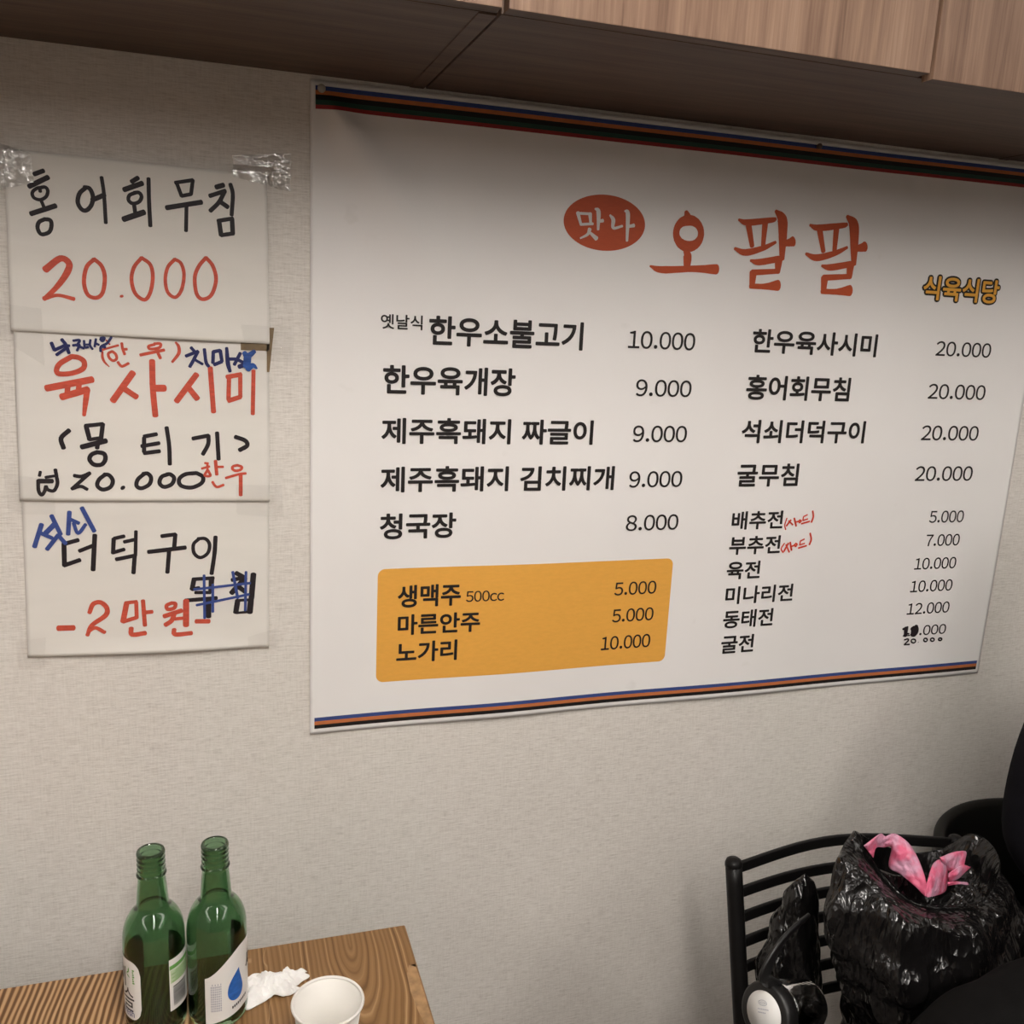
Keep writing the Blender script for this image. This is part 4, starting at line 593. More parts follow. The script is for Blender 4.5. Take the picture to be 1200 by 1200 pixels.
TEXTS = [["옛날식",216.5,274.3,1509.7,1529.8,0.022,"menu_item_lettering"],["한우소불고기",283.5,514.0,1489.9,1530.7,0.03,"menu_item_lettering"],["10.000",585.8,697.1,1496.1,1522.3,0.006,"price_lettering"],["한우육개장",220.7,413.4,1420.8,1461.2,0.03,"menu_item_lettering"],["9.000",603.9,698.0,1425.1,1450.7,0.006,"price_lettering"],["제주흑돼지 짜글이",219.9,539.3,1350.7,1388.3,0.03,"menu_item_lettering"],["9.000",604.7,697.2,1355.1,1380.8,0.006,"price_lettering"],["제주흑돼지 김치찌개",219.8,579.1,1280.8,1318.8,0.03,"menu_item_lettering"],["9.000",604.4,696.2,1284.1,1309.9,0.006,"price_lettering"],["청국장",220.1,332.8,1211.8,1250.2,0.03,"menu_item_lettering"],["8.000",604.9,696.2,1214.9,1240.4,0.006,"price_lettering"],["생맥주",248.4,343.6,1107.2,1141.7,0.03,"menu_item_lettering"],["500cc",351.5,411.0,1112.0,1129.0,0.008,"menu_item_lettering"],["마른안주",249.3,374.8,1064.4,1096.6,0.03,"menu_item_lettering"],["노가리",248.0,340.7,1020.7,1053.7,0.03,"menu_item_lettering"],["5.000",593.8,667.2,1109.9,1131.8,0.012,"price_lettering"],["5.000",593.6,666.2,1065.0,1087.2,0.012,"price_lettering"],["10.000",577.8,664.4,1019.1,1042.0,0.012,"price_lettering"],["한우육사시미",797.3,1031.6,1496.1,1533.2,0.03,"menu_item_lettering"],["20.000",1149.9,1264.9,1502.4,1527.0,0.006,"price_lettering"],["홍어회무침",795.3,989.6,1422.8,1462.4,0.03,"menu_item_lettering"],["20.000",1146.7,1266.2,1430.3,1456.0,0.006,"price_lettering"],["석쇠더덕구이",794.7,1029.5,1353.9,1391.4,0.03,"menu_item_lettering"],["20.000",1145.3,1264.6,1359.6,1385.4,0.006,"price_lettering"],["굴무침",794.6,909.1,1282.8,1320.7,0.03,"menu_item_lettering"],["20.000",1144.8,1265.2,1288.5,1314.8,0.006,"price_lettering"],["배추전",792.8,888.6,1211.6,1242.4,0.03,"menu_item_lettering"],["5.000",1187.9,1261.0,1213.6,1235.5,0.012,"price_lettering"],["부추전",792.5,888.9,1169.4,1200.6,0.03,"menu_item_lettering"],["7.000",1188.0,1260.1,1171.0,1192.7,0.012,"price_lettering"],["육전",792.3,855.1,1127.6,1158.3,0.03,"menu_item_lettering"],["10.000",1171.4,1260.6,1128.5,1150.0,0.012,"price_lettering"],["미나리전",794.5,924.1,1084.7,1115.4,0.03,"menu_item_lettering"],["10.000",1169.9,1260.2,1086.6,1108.3,0.012,"price_lettering"],["동태전",794.5,890.1,1042.8,1074.3,0.03,"menu_item_lettering"],["12.000",1169.6,1261.6,1044.8,1066.2,0.012,"price_lettering"],["굴전",795.3,857.7,998.5,1030.4,0.03,"menu_item_lettering"],["10.000",1168.0,1261.7,1004.0,1023.2,0.012,"price_lettering"],["식육식당",1108.1,1261.8,1593.6,1630.2,0.035,"tag_lettering"]]

# ---------------------------------------------------------------- lettering
def banner_y(x, z):
    # gentle waves of a pinned vinyl print
    d = -0.0045
    d -= 0.0016 * math.sin(7.0 * x + 2.2 * z) + 0.0010 * math.sin(15.0 * x - 6.0 * z + 1.0)
    # a diagonal pull from the pin in the upper left corner
    px, pz = x - 0.135, 1.806 - z
    q = px * 0.80 - pz * 0.60
    s = px * 0.60 + pz * 0.80
    if s > 0:
        d -= 0.021 * math.exp(-(q / (0.012 + 0.16 * s)) ** 2) * min(1.0, s / 0.06) * math.exp(-s / 0.16)
    # the print bellies near the price panel
    d -= 0.004 * math.exp(-((x - 0.42) / 0.12) ** 2 - ((z - 1.06) / 0.22) ** 2)
    d -= 0.004 * math.exp(-((x - 1.24) / 0.10) ** 2 - ((z - 1.35) / 0.25) ** 2)
    return min(d, -0.0012)

def sheet_surface(tilt, seed):
    def fn(x, z):
        return -0.0022 - tilt - 0.0011 * noise.noise(Vector((x * 9 + seed, z * 7, seed))) - 0.0006 * math.sin(20 * x + seed)
    return fn

def ribbon(stroke, seed=0):
    """outline mesh of one pen stroke: [(x mm, z mm, width mm)] -> verts (x,z) in m, faces"""
    pts = [Vector((p[0], p[1], p[2])) for p in stroke]
    P = catmull(pts, 6) if len(pts) > 2 else [pts[0].lerp(pts[-1], i / 4) for i in range(5)]
    vs, fs = [], []
    k = len(P)
    rnd = random.Random(seed)
    for i in range(k):
        a = P[max(0, i - 1)]
        b = P[min(k - 1, i + 1)]
        t = Vector((b.x - a.x, b.y - a.y))
        if t.length < 1e-6:
            t = Vector((1, 0))
        t.normalize()
        n = Vector((-t.y, t.x))
        w = P[i].z / 2 * (1 + 0.05 * (rnd.random() - 0.5))
        vs.append((P[i].x + n.x * w, P[i].y + n.y * w))
        vs.append((P[i].x - n.x * w, P[i].y - n.y * w))
        if i:
            j = 2 * i
            fs.append((j - 2, j - 1, j + 1, j))
    for end, nb in ((0, 1), (k - 1, k - 2)):
        c = P[end]
        t = Vector((c.x - P[nb].x, c.y - P[nb].y))
        if t.length < 1e-6:
            t = Vector((1, 0))
        t.normalize()
        n = Vector((-t.y, t.x))
        w = c.z / 2
        base = len(vs)
        vs.append((c.x, c.y))
        m = 7
        for s in range(m):
            an = -math.pi / 2 + math.pi * s / (m - 1)
            e = 0.62
            vs.append((c.x + n.x * w * math.sin(an) + t.x * w * e * math.cos(an), c.y + n.y * w * math.sin(an) + t.y * w * e * math.cos(an)))
        for s in range(m - 1):
            fs.append((base, base + 1 + s, base + 2 + s))
    return [(x / 1000, z / 1000) for x, z in vs], fs

def lettering(name, strokes, surf, mat, parent, off=0.0004):
    verts, faces = [], []
    for i, s in enumerate(strokes):
        v, f = ribbon(s, i)
        b = len(verts)
        verts += [(x, surf(x, z) - off - 0.000012 * i, z) for x, z in v]
        for q in f:
            faces.append(tuple(b + j for j in q))
    o = obj_mesh(name, verts, faces, mat, parent)
    return o

def text_mesh(body, bold):
    cu = bpy.data.curves.new('text', 'FONT')
    cu.body = body
    cu.size = 1.0
    cu.offset = bold
    cu.resolution_u = 6
    ob = bpy.data.objects.new('text', cu)
    COL.objects.link(ob)
    dg = bpy.context.evaluated_depsgraph_get()
    ev = ob.evaluated_get(dg)
    me = ev.to_mesh()
    vs = [(v.co.x, v.co.y) for v in me.vertices]
    fs = [tuple(p.vertices) for p in me.polygons]
    ev.to_mesh_clear()
    bpy.data.objects.remove(ob)
    bpy.data.curves.remove(cu)
    return vs, fs

def price_mesh(body, bold):
    V, F, x = [], [], 0.0
    for ch in body:
        vs, fs = text_mesh(chr(ord(ch) + 0xFEE0), bold)
        a, b = min(v[0] for v in vs), max(v[0] for v in vs)
        adv = 0.30 if ch == '.' else (0.54 if ch == 'c' else 0.60)
        sx = x + adv / 2 - (a + b) / 2
        n0 = len(V)
        V += [(v[0] + sx, v[1]) for v in vs]
        F += [tuple(n0 + i for i in f) for f in fs]
        x += adv
    return V, F

def fit(vs, x0, x1, z0, z1):
    ax, bx = min(v[0] for v in vs), max(v[0] for v in vs)
    az, bz = min(v[1] for v in vs), max(v[1] for v in vs)
    return [(x0 + (v[0] - ax) / (bx - ax) * (x1 - x0), z0 + (v[1] - az) / (bz - az) * (z1 - z0)) for v in vs]

# ---------------------------------------------------------------- menu banner
BX0, BX1, BZ0, BZ1 = 0.1220, 1.3545, 0.9195, 1.8170
banner = thing('menu_banner', 'large white printed menu banner pinned to the wall under the wooden cabinets', 'banner', (0.738, -0.003, 1.37))
def grid_patch(name, x0, x1, z0, z1, nx, nz, surf, off, mat, parent, thick=None, smooth=True):
    verts, faces = [], []
    for j in range(nz + 1):
        for i in range(nx + 1):
            x = x0 + (x1 - x0) * i / nx
            z = z0 + (z1 - z0) * j / nz
            verts.append((x, surf(x, z) - off, z))
    for j in range(nz):
        for i in range(nx):
            a = j * (nx + 1) + i
            faces.append((a, a + 1, a + nx + 2, a + nx + 1))
    if thick:
        n0 = len(verts)
        verts += [(v[0], v[1] + thick, v[2]) for v in verts[:n0]]
        faces += [tuple(n0 + q for q in f)[::-1] for f in faces[:]]
        loop = [i for i in range(nx + 1)] + [j * (nx + 1) + nx for j in range(1, nz + 1)] + [nz * (nx + 1) + i for i in range(nx - 1, -1, -1)] + [j * (nx + 1) for j in range(nz - 1, 0, -1)]
        for a, b in zip(loop, loop[1:] + loop[:1]):
            faces.append((b, a, n0 + a, n0 + b))
    return obj_mesh(name, verts, faces, mat, parent, smooth)
sheet_o = grid_patch('vinyl_sheet', BX0, BX1, BZ0, BZ1, 240, 180, banner_y, 0.0, M['vinyl'], banner, 0.0005)
SX0, SX1 = 0.1285, 1.3475
for z1, z0, mk, nm in ((1.8100, 1.8045, 's_blue', 'blue'), (1.8045, 1.7992, 's_orange', 'orange'), (1.7992, 1.7929, 's_black', 'black'), (1.7929, 1.7868, 's_green', 'green'), (1.7868, 1.7818, 's_red', 'red')):
    o = grid_patch('top_stripe', SX0, SX1, z0, z1, 300, 2, banner_y, 0.0007, M[mk], banner)
    o['label'] = nm + ' printed stripe'
for z1, z0, mk, nm in ((0.9452, 0.9394, 's_blue', 'blue'), (0.9394, 0.9336, 's_orange', 'orange'), (0.9336, 0.9278, 's_black', 'black')):
    o = grid_patch('bottom_stripe', SX0, SX1, z0, z1, 300, 2, banner_y, 0.0007, M[mk], banner)
    o['label'] = nm + ' printed stripe'

def disc_patch(name, cx, cz, rx, rz, surf, off, mat, parent, n=64, power=1.0, rings=8):
    verts = [(cx, surf(cx, cz) - off, cz)]
    faces = []
    for r in range(1, rings + 1):
        for i in range(n):
            a = 2 * math.pi * i / n
            c, s = math.cos(a), math.sin(a)
            x = cx + rx * r / rings * math.copysign(abs(c) ** power, c)
            z = cz + rz * r / rings * math.copysign(abs(s) ** power, s)
            verts.append((x, surf(x, z) - off, z))
    for i in range(n):
        faces.append((0, 1 + i, 1 + (i + 1) % n))
    for r in range(1, rings):
        b0, b1 = 1 + (r - 1) * n, 1 + r * n
        for i in range(n):
            faces.append((b0 + i, b1 + i, b1 + (i + 1) % n, b0 + (i + 1) % n))
    return obj_mesh(name, verts, faces, mat, parent)

def round_rect_patch(name, x0, x1, z0, z1, rad, surf, off, mat, parent):
    # rows of quads whose ends follow the rounded corners
    nz, nx = 60, 48
    verts, faces = [], []
    for j in range(nz + 1):
        t = j / nz
        z = z0 + (z1 - z0) * (0.5 - 0.5 * math.cos(math.pi * t))
        d = min(z - z0, z1 - z)
        ins = rad - math.sqrt(max(0.0, rad * rad - (rad - d) ** 2)) if d < rad else 0.0
        for i in range(nx + 1):
            x = x0 + ins + (x1 - x0 - 2 * ins) * i / nx
            verts.append((x, surf(x, z) - off, z))
    for j in range(nz):
        for i in range(nx):
            a = j * (nx + 1) + i
            faces.append((a, a + 1, a + nx + 2, a + nx + 1))
    return obj_mesh(name, verts, faces, mat, parent)

o = round_rect_patch('price_panel', 0.2185, 0.6935, 0.9925, 1.1676, 0.011, banner_y, 0.00035, M['amber'], banner)
o['label'] = 'amber rounded panel with drink prices'
o = disc_patch('logo_oval', 0.5365, 1.6715, 0.0630, 0.0385, banner_y, 0.00035, M['logo'], banner)
o['label'] = 'vermilion oval with two white characters'
lettering('oval_lettering', STROKES['logo_white'], banner_y, M['white_ink'], banner, 0.0007)
o = lettering('title_lettering', STROKES['logo'], banner_y, M['logo'], banner, 0.0005)
o['label'] = 'large vermilion brush style title'
for body, x0, x1, z0, z1, bold, kind in TEXTS:
    x0, x1, z0, z1 = x0 / 1000, x1 / 1000, z0 / 1000, z1 / 1000
    vs, fs = price_mesh(body, 0.0) if body[0].isdigit() else text_mesh(body, 0.0)
    if kind == 'tag_lettering':
        p2 = fit(vs, x0, x1, z0, z1)
        verts, faces = [], []
        for k in range(12):
            a = 2 * math.pi * k / 12
            b = len(verts)
            verts += [(x + 0.0040 * math.cos(a), banner_y(x, z) - 0.0006 - 0.00001 * k, z + 0.0040 * math.sin(a)) for x, z in p2]
            faces += [tuple(b + i for i in f) for f in fs]
        obj_mesh('tag_outline', verts, faces, M['ink_black'], banner)
        verts, faces = [], []
        for k in range(10):
            a = 2 * math.pi * (k + 0.5) / 10
            b = len(verts)
            verts += [(x + 0.0010 * math.cos(a), banner_y(x, z) - 0.0013 - 0.000008 * k, z + 0.0010 * math.sin(a)) for x, z in p2]
            faces += [tuple(b + i for i in f) for f in fs]
        o = obj_mesh(kind, verts, faces, M['tag'], banner)
        o['label'] = 'amber lettering with a black outline'
        continue
    e = (0.024 if bold > 0.025 else 0.015 if bold > 0.015 else 0.0095) * (z1 - z0) / 0.9
    p = fit(vs, x0 + e, x1 - e, z0 + e, z1 - e)
    verts, faces = [], []
    for k in range(10):
        a = 2 * math.pi * (k + 0.5) / 10
        b = len(verts)
        verts += [(x + e * math.cos(a), banner_y(x, z) - 0.0010 - 0.000008 * k, z + e * math.sin(a)) for x, z in p]
        faces += [tuple(b + i for i in f) for f in fs]
    obj_mesh(kind, verts, faces, M['ink_black'], banner)
o = lettering('handwritten_note', STROKES['b_red'], banner_y, M['pen_red'], banner, 0.0008)
o['label'] = 'small red handwritten notes'
o = lettering('handwritten_price', STROKES['b_black'], banner_y, M['marker_black'], banner, 0.0013)
o['label'] = 'black pen scribble and corrected price'

def push_pin(x, z, r, mat, label):
    y = banner_y(x, z) - 0.0005
    prof = [(0.0, 0.0), (r * 0.55, 0.0), (r * 0.55, 0.003), (r * 0.9, 0.004), (r, 0.0055), (r * 0.97, 0.0072), (r * 0.7, 0.0086), (0.0, 0.009)]
    v, f = lathe(prof, 24, (0, 0, 0), False)
    v = [(x + a, y - c, z + b) for a, b, c in v]
    o = obj_mesh('push_pin', v, f, mat, None, True)
    return tag(o, label, 'pin', 'pins holding the menu banner')
push_pin(0.1355, 1.8058, 0.0052, M['pin'], 'round grey push pin at the upper left corner of the menu banner')
push_pin(0.8769, 1.8072, 0.0042, M['pin_dark'], 'small dark pin in the top stripes midway along the menu banner')

# ---------------------------------------------------------------- handwritten sheets
def sheet(name_label, corners, tilt, seed, parts, curl):
    """corners TL, TR, BR, BL in (x,z)"""
    (ax, az), (bx, bz), (cx, cz), (dx, dz) = corners
    base = sheet_surface(tilt, seed)
    def surf(x, z):
        u = (x - ax) / (bx - ax)
        v = (az - z) / (az - dz)
        return base(x, z) - curl(u, v)
    t = thing('paper_sign', name_label, 'sign', ((ax + cx) / 2, -0.003, (az + cz) / 2), 'handwritten menu sheets taped to the wall')
    nx, nz = 60, 44
    verts, faces = [], []
    for j in range(nz + 1):
        v = j / nz
        for i in range(nx + 1):
            u = i / nx
            x = (ax * (1 - u) + bx * u) * (1 - v) + (dx * (1 - u) + cx * u) * v
            z = (az * (1 - u) + bz * u) * (1 - v) + (dz * (1 - u) + cz * u) * v
            verts.append((x, surf(x, z), z))
    for j in range(nz):
        for i in range(nx):
            a = j * (nx + 1) + i
            faces.append((a, a + nx + 1, a + nx + 2, a + 1))
    n0 = len(verts)
    verts += [(v[0], v[1] + 0.00015, v[2]) for v in verts[:n0]]
    faces += [tuple(n0 + q for q in f)[::-1] for f in faces[:]]
    loop = [i for i in range(nx + 1)] + [j * (nx + 1) + nx for j in range(1, nz + 1)] + [nz * (nx + 1) + i for i in range(nx - 1, -1, -1)] + [j * (nx + 1) for j in range(nz - 1, 0, -1)]
    for a, b in zip(loop, loop[1:] + loop[:1]):
        faces.append((a, b, n0 + b, n0 + a))
    obj_mesh('sheet', verts, faces, M['paper'], t, True)
    for k, (pn, key, mk, off, lab) in enumerate(parts):
        o = lettering(pn, [[(q[0], q[1], q[2] * 1.18) for q in st] for st in STROKES[key]], surf, M[mk], t, off)
        o['label'] = lab
    return surf

def curl_a(u, v):
    return 0.0022 * max(0.0, v - 0.85) / 0.15 * (0.3 + 0.7 * abs(math.sin(3.0 * u))) + 0.0010 * math.exp(-((v - 0.52) / 0.02) ** 2)
def curl_b(u, v):
    return 0.0018 * max(0.0, v - 0.9) / 0.1 * abs(math.sin(3.4 * u)) + 0.002 * max(0, u - 0.94) / 0.06 * max(0, 1 - abs(v - 0.7) * 4)
def curl_c(u, v):
    return 0.0045 * (max(0.0, v - 0.86) / 0.14) ** 2 * abs(math.sin(math.pi * (0.1 + 0.85 * u))) + 0.002 * (max(0, u - 0.93) / 0.07) * v
surf1 = sheet('white paper sheet topmost of the three, big black characters over a red price', ((-0.2316, 1.7003), (0.0672, 1.6958), (0.0694, 1.4838), (-0.2366, 1.4892)), 0.0034, 1.3,
      [('black_lettering', 's1_black', 'marker_black', 0.0004, 'black marker characters'), ('red_lettering', 's1_red', 'marker_red', 0.0004, 'red marker price')], curl_a)
surf2 = sheet('white paper sheet in the middle of the three, with large red characters', ((-0.2340, 1.4960), (0.0685, 1.4905), (0.0676, 1.2706), (-0.2395, 1.2768)), 0.0017, 5.1,
      [('red_lettering', 's2_red', 'marker_red', 0.0004, 'red marker characters'), ('black_lettering', 's2_black', 'marker_black', 0.0005, 'black marker name in brackets'), ('price_lettering', 's2_price', 'marker_black', 0.0005, 'black marker price'), ('note_lettering', 's2_red2', 'marker_red', 0.0006, 'small red marker note beside the price'), ('note_lettering', 's2_navy', 'marker_navy', 0.0010, 'navy marker note at the upper left'), ('note_lettering', 's2_navy2', 'marker_navy', 0.0010, 'navy marker note at the upper right'), ('ink_smear', 's2_smear', 'marker_smear', 0.0016, 'smeared blue ink')], curl_b)
surf3 = sheet('white paper sheet lowest of the three, with blue strokes crossing out black characters', ((-0.2380, 1.2830), (0.0668, 1.2760), (0.0650, 1.0594), (-0.2432, 1.0655)), 0.0000, 9.7,
      [('black_lettering', 's3_black', 'marker_black', 0.0005, 'black marker characters'), ('crossed_lettering', 's3_black2', 'marker_black', 0.0005, 'crossed out black characters'), ('red_lettering', 's3_red', 'marker_red', 0.0004, 'red marker price'), ('blue_lettering', 's3_blue', 'marker_blue', 0.0010, 'blue marker characters'), ('crossing_out', 's3_cross', 'marker_blue', 0.0013, 'thin blue strokes crossing out two characters')], curl_c)

# brown card strip showing between the first two sheets
bm = bmesh.new()
y0 = -0.0062
bm_box(bm, (0.0325, -0.0053, 1.4748), (0.0690, -0.0049, 1.4880))
bm_box(bm, (0.0655, -0.0053, 1.4470), (0.0752, -0.0049, 1.5050))
o = obj_bm('tape_strip', bm, M['brown_tape'])
for v in o.data.vertices:
    if v.co.z < 1.45 and v.co.x > 0.07:
        v.co.x -= 0.0065
tag(o, 'brown tape strip showing between the topmost and middle paper sheets', 'tape')

# clear tape
def tape_piece(corners, surf, off, label, crinkle=False, seed=0, amp=0.0008):
    (ax, az), (bx, bz), (cx, cz), (dx, dz) = corners
    n = 26
    verts, faces = [], []
    rnd = random.Random(seed)
    for j in range(n + 1):
        v = j / n
        for i in range(n + 1):
            u = i / n
            x = (ax * (1 - u) + bx * u) * (1 - v) + (dx * (1 - u) + cx * u) * v
            z = (az * (1 - u) + bz * u) * (1 - v) + (dz * (1 - u) + cz * u) * v
            if i in (0, n):
                x += (rnd.random() - 0.5) * 0.0014
            h = noise.noise(Vector((x * 70 + seed, z * 70, seed * 3.1)))
            h2 = abs(noise.noise(Vector((x * 120 + z * 60 + seed, z * 50 - x * 30, seed))))
            verts.append((x, surf(x, z) - off - amp * (abs(h) + (1.3 * (0.5 - h2) if crinkle else 0.0)) , z))
    for j in range(n):
        for i in range(n):
            a = j * (n + 1) + i
            faces.append((a, a + n + 1, a + n + 2, a + 1))
    o = obj_mesh('tape_piece', verts, faces, M['tape_crinkled' if crinkle else 'tape'], None, True)
    return tag(o, label, 'tape', 'clear tape on the handwritten sheets')
def surf_lift(x, z):
    return -0.0042
def over_sheet(y_on):
    def fn(x, z):
        k = max(0.0, -0.2375 - x, x - 0.0690, 1.058 - z if z < 1.1 else 0.0, z - 1.699)
        return y_on + min(1.0, k / 0.006) * (-0.0012 - y_on)
    return fn
s_top = over_sheet(-0.0072)
s_mid = over_sheet(-0.0060)
s_low = over_sheet(-0.0042)
tape_piece(((0.026, 1.7165), (0.0975, 1.7250), (0.0968, 1.6780), (0.0262, 1.6900)), s_top, 0.0012, 'crinkled clear tape at the upper right corner of the topmost paper sheet', True, 3, 0.0020)
tape_piece(((-0.2470, 1.7090), (-0.2020, 1.6960), (-0.2010, 1.6640), (-0.2500, 1.6480)), s_top, 0.0012, 'crinkled clear tape at the upper left corner of the topmost paper sheet', True, 7, 0.0016)
tape_piece(((-0.2560, 1.5230), (-0.2010, 1.5170), (-0.2010, 1.4480), (-0.2540, 1.4840)), s_top, 0.0020, 'clear tape over the left seam between topmost and middle sheets', False, 11, 0.0016)
tape_piece(((0.0330, 1.5080), (0.1010, 1.5060), (0.0990, 1.4600), (0.0400, 1.4640)), s_top, 0.0020, 'clear tape over the right seam by the brown tape strip', False, 13, 0.0014)
tape_piece(((-0.2560, 1.3120), (-0.2000, 1.3050), (-0.1990, 1.2590), (-0.2540, 1.2600)), s_mid, 0.0016, 'clear tape over the left seam between middle and lowest sheets', False, 17, 0.0014)
tape_piece(((0.0240, 1.2950), (0.0840, 1.2940), (0.0860, 1.2480), (0.0240, 1.2540)), s_mid, 0.0016, 'clear tape over the right seam between middle and lowest sheets', False, 19, 0.0010)
tape_piece(((0.0360, 1.0780), (0.0790, 1.0900), (0.0780, 1.0560), (0.0370, 1.0600)), s_low, 0.0046, 'clear tape at the lower right corner of the lowest paper sheet', False, 23, 0.0012)
tape_piece(((-0.2560, 1.0900), (-0.2190, 1.0930), (-0.2240, 1.0480), (-0.2550, 1.0500)), s_low, 0.0020, 'clear tape at the lower left corner of the lowest paper sheet', False, 29, 0.0010)

# ---------------------------------------------------------------- table
TZ = 0.740
table = thing('dining_table', 'brown wooden table with bold striped grain standing near the wall', 'table', (-0.28, -0.57, 0))
TX0, TX1, TY0, TY1 = -0.79, 0.2255, -0.92, -0.2215
bm = bmesh.new()
bm_box(bm, (TX0, TY0, TZ - 0.036), (TX1, TY1, TZ), 0.004, 3)
obj_bm('tabletop', bm, M['table'], table)
# worn bark-like scoop on the right edge
v, f = [], []
pts = [(-0.305, 0.0), (-0.300, 0.008), (-0.315, 0.0135), (-0.345, 0.015), (-0.38, 0.0125), (-0.42, 0.0065), (-0.45, 0.0)]
n = len(pts)
for (yy, d) in pts:
    v.append((TX1 - 0.0025 - d, yy, TZ + 0.0004)); v.append((TX1 - 0.0025, yy, TZ + 0.0004)); v.append((TX1 + 0.0006, yy, TZ - 0.005)); v.append((TX1 + 0.0006, yy, TZ - 0.022 - d * 0.5))
for i in range(n - 1):
    for k in range(3):
        a = i * 4 + k
        f.append((a, a + 4, a + 5, a + 1))
o = obj_mesh('worn_edge', v, f, M['table_edge'], table)
o['label'] = 'pale worn patch on the right edge'
for lx in (TX0 + 0.06, TX1 - 0.06):
    for ly in (TY0 + 0.06, TY1 - 0.06):
        bm = bmesh.new()
        bm_box(bm, (lx - 0.022, ly - 0.022, 0.0), (lx + 0.022, ly + 0.022, TZ - 0.036), 0.003)
        obj_bm('leg', bm, M['dark_steel'], table)
for ly in (TY0 + 0.06, TY1 - 0.06):
    box('apron', (TX0 + 0.082, ly - 0.014, TZ - 0.075), (TX1 - 0.082, ly + 0.014, TZ - 0.0365), M['dark_steel'], table)

# ---------------------------------------------------------------- bottles
BR = 0.0325
def bottle(bx, by, label):
    t = thing('soju_bottle', label, 'bottle', (bx, by, TZ), 'green glass bottles on the table')
    outer = [(0.0, 0.003), (0.020, 0.0026), (0.027, 0.0006), (0.0300, 0.0008), (0.0319, 0.004), (BR, 0.010), (BR, 0.060), (BR, 0.108), (0.0323, 0.1145), (0.0318, 0.1200), (0.0308, 0.1255), (0.0292, 0.1308), (0.0270, 0.1358), (0.0243, 0.1402), (0.0214, 0.1440), (0.0190, 0.1466), (0.0174, 0.1492), (0.0166, 0.1530), (0.0160, 0.162), (0.0150, 0.174), (0.0140, 0.1835),
             (0.0139, 0.1850), (0.0152, 0.1858), (0.0157, 0.1872), (0.0152, 0.1888), (0.0141, 0.1896), (0.0139, 0.1925), (0.0146, 0.1937), (0.0148, 0.1948), (0.0140, 0.1962), (0.0140, 0.1982), (0.0147, 0.1994), (0.0148, 0.2006), (0.0140, 0.2020), (0.0140, 0.2040), (0.0147, 0.2052), (0.0148, 0.2062), (0.0141, 0.2076), (0.0141, 0.2092), (0.0148, 0.2105), (0.0148, 0.2125), (0.0140, 0.2145), (0.0128, 0.2150)]
    inner = [(0.0112, 0.2146), (0.0106, 0.2130), (0.0108, 0.190), (0.0112, 0.183), (0.0126, 0.170), (0.0136, 0.156), (0.0146, 0.1490), (0.0164, 0.1448), (0.0200, 0.1405), (0.0238, 0.1358), (0.0264, 0.1310), (0.0284, 0.1255), (0.0296, 0.1200), (0.0302, 0.108), (0.0302, 0.060), (0.0302, 0.013), (0.0290, 0.0088), (0.024, 0.0072), (0.012, 0.0095), (0.0, 0.0115)]
    v, f = lathe(outer + inner, 72, (bx, by, TZ), False)
    o = obj_mesh('glass_body', v, f, M['glass_green'], t, True)
    return t

def cyl_frame(bx, by):
    d = Vector((CAMP.x - bx, CAMP.y - by))
    return math.atan2(d.y, d.x)

def cyl_patch(name, t, bx, by, s0, s1, zlo, zhi, mat, off, n=28, corner=None):
    """label patch on the bottle; s is the angle in degrees from the viewer side, + to the right; zlo/zhi are functions of s"""
    A = cyl_frame(bx, by)
    r = BR + off
    verts, faces = [], []
    m = 10
    for i in range(n + 1):
        s = s0 + (s1 - s0) * i / n
        lo, hi = zlo(s), zhi(s)
        if corner:
            ca, cz_ = corner            # corner size in degrees and metres
            for edge in (s - s0, s1 - s):
                if edge < ca:
                    q = 1 - edge / ca
                    dz = cz_ * (1 - math.sqrt(max(0.0, 1 - q * q)))
                    lo += dz
                    hi -= dz
                    break
        for j in range(m + 1):
            z = lo + (hi - lo) * j / m
            a = A + math.radians(s)
            verts.append((bx + r * math.cos(a), by + r * math.sin(a), TZ + z))
    for i in range(n):
        for j in range(m):
            a = i * (m + 1) + j
            faces.append((a, a + m + 1, a + m + 2, a + 1))
    return obj_mesh(name, verts, faces, mat, t, True)

def cyl_map(name, t, bx, by, pts, faces, mat, off):
    A = cyl_frame(bx, by)
    r = BR + off
    bm = bmesh.new()
    vv = [bm.verts.new((p[0], p[1] * 1000.0, 0)) for p in pts]
    for f in faces:
        try:
            bm.faces.new([vv[i] for i in f])
        except ValueError:
            pass
    lo, hi = min(p[0] for p in pts), max(p[0] for p in pts)
    k = math.ceil(lo / 4.0)
    while k * 4.0 < hi:
        bmesh.ops.bisect_plane(bm, geom=bm.verts[:] + bm.edges[:] + bm.faces[:], plane_co=(k * 4.0, 0, 0), plane_no=(1, 0, 0))
        k += 1
    for v in bm.verts:
        a = A + math.radians(v.co.x)
        z = v.co.y / 1000.0
        v.co = Vector((bx + r * math.cos(a), by + r * math.sin(a), TZ + z))
    return obj_bm(name, bm, mat, t)

def cyl_rects(name, t, bx, by, rects, mat, off):
    pts, faces = [], []
    for (s0, s1, z0, z1) in rects:
        k = 4
        for i in range(k):
            a, b = s0 + (s1 - s0) * i / k, s0 + (s1 - s0) * (i + 1) / k
            c = len(pts)
            pts += [(a, z0), (b, z0), (b, z1), (a, z1)]
            faces.append((c, c + 1, c + 2, c + 3))
    return cyl_map(name, t, bx, by, pts, faces, mat, off)

def cyl_text(name, t, bx, by, body, s0, s1, z0, z1, bold, mat, off, slant=0.0):
    vs, fs = text_mesh(body, bold)
    p = fit(vs, 0, 1, 0, 1)
    p = [(s0 + (s1 - s0) * a, z0 + (z1 - z0) * b + slant * a) for a, b in p]
    return cyl_map(name, t, bx, by, p, fs, mat, off)

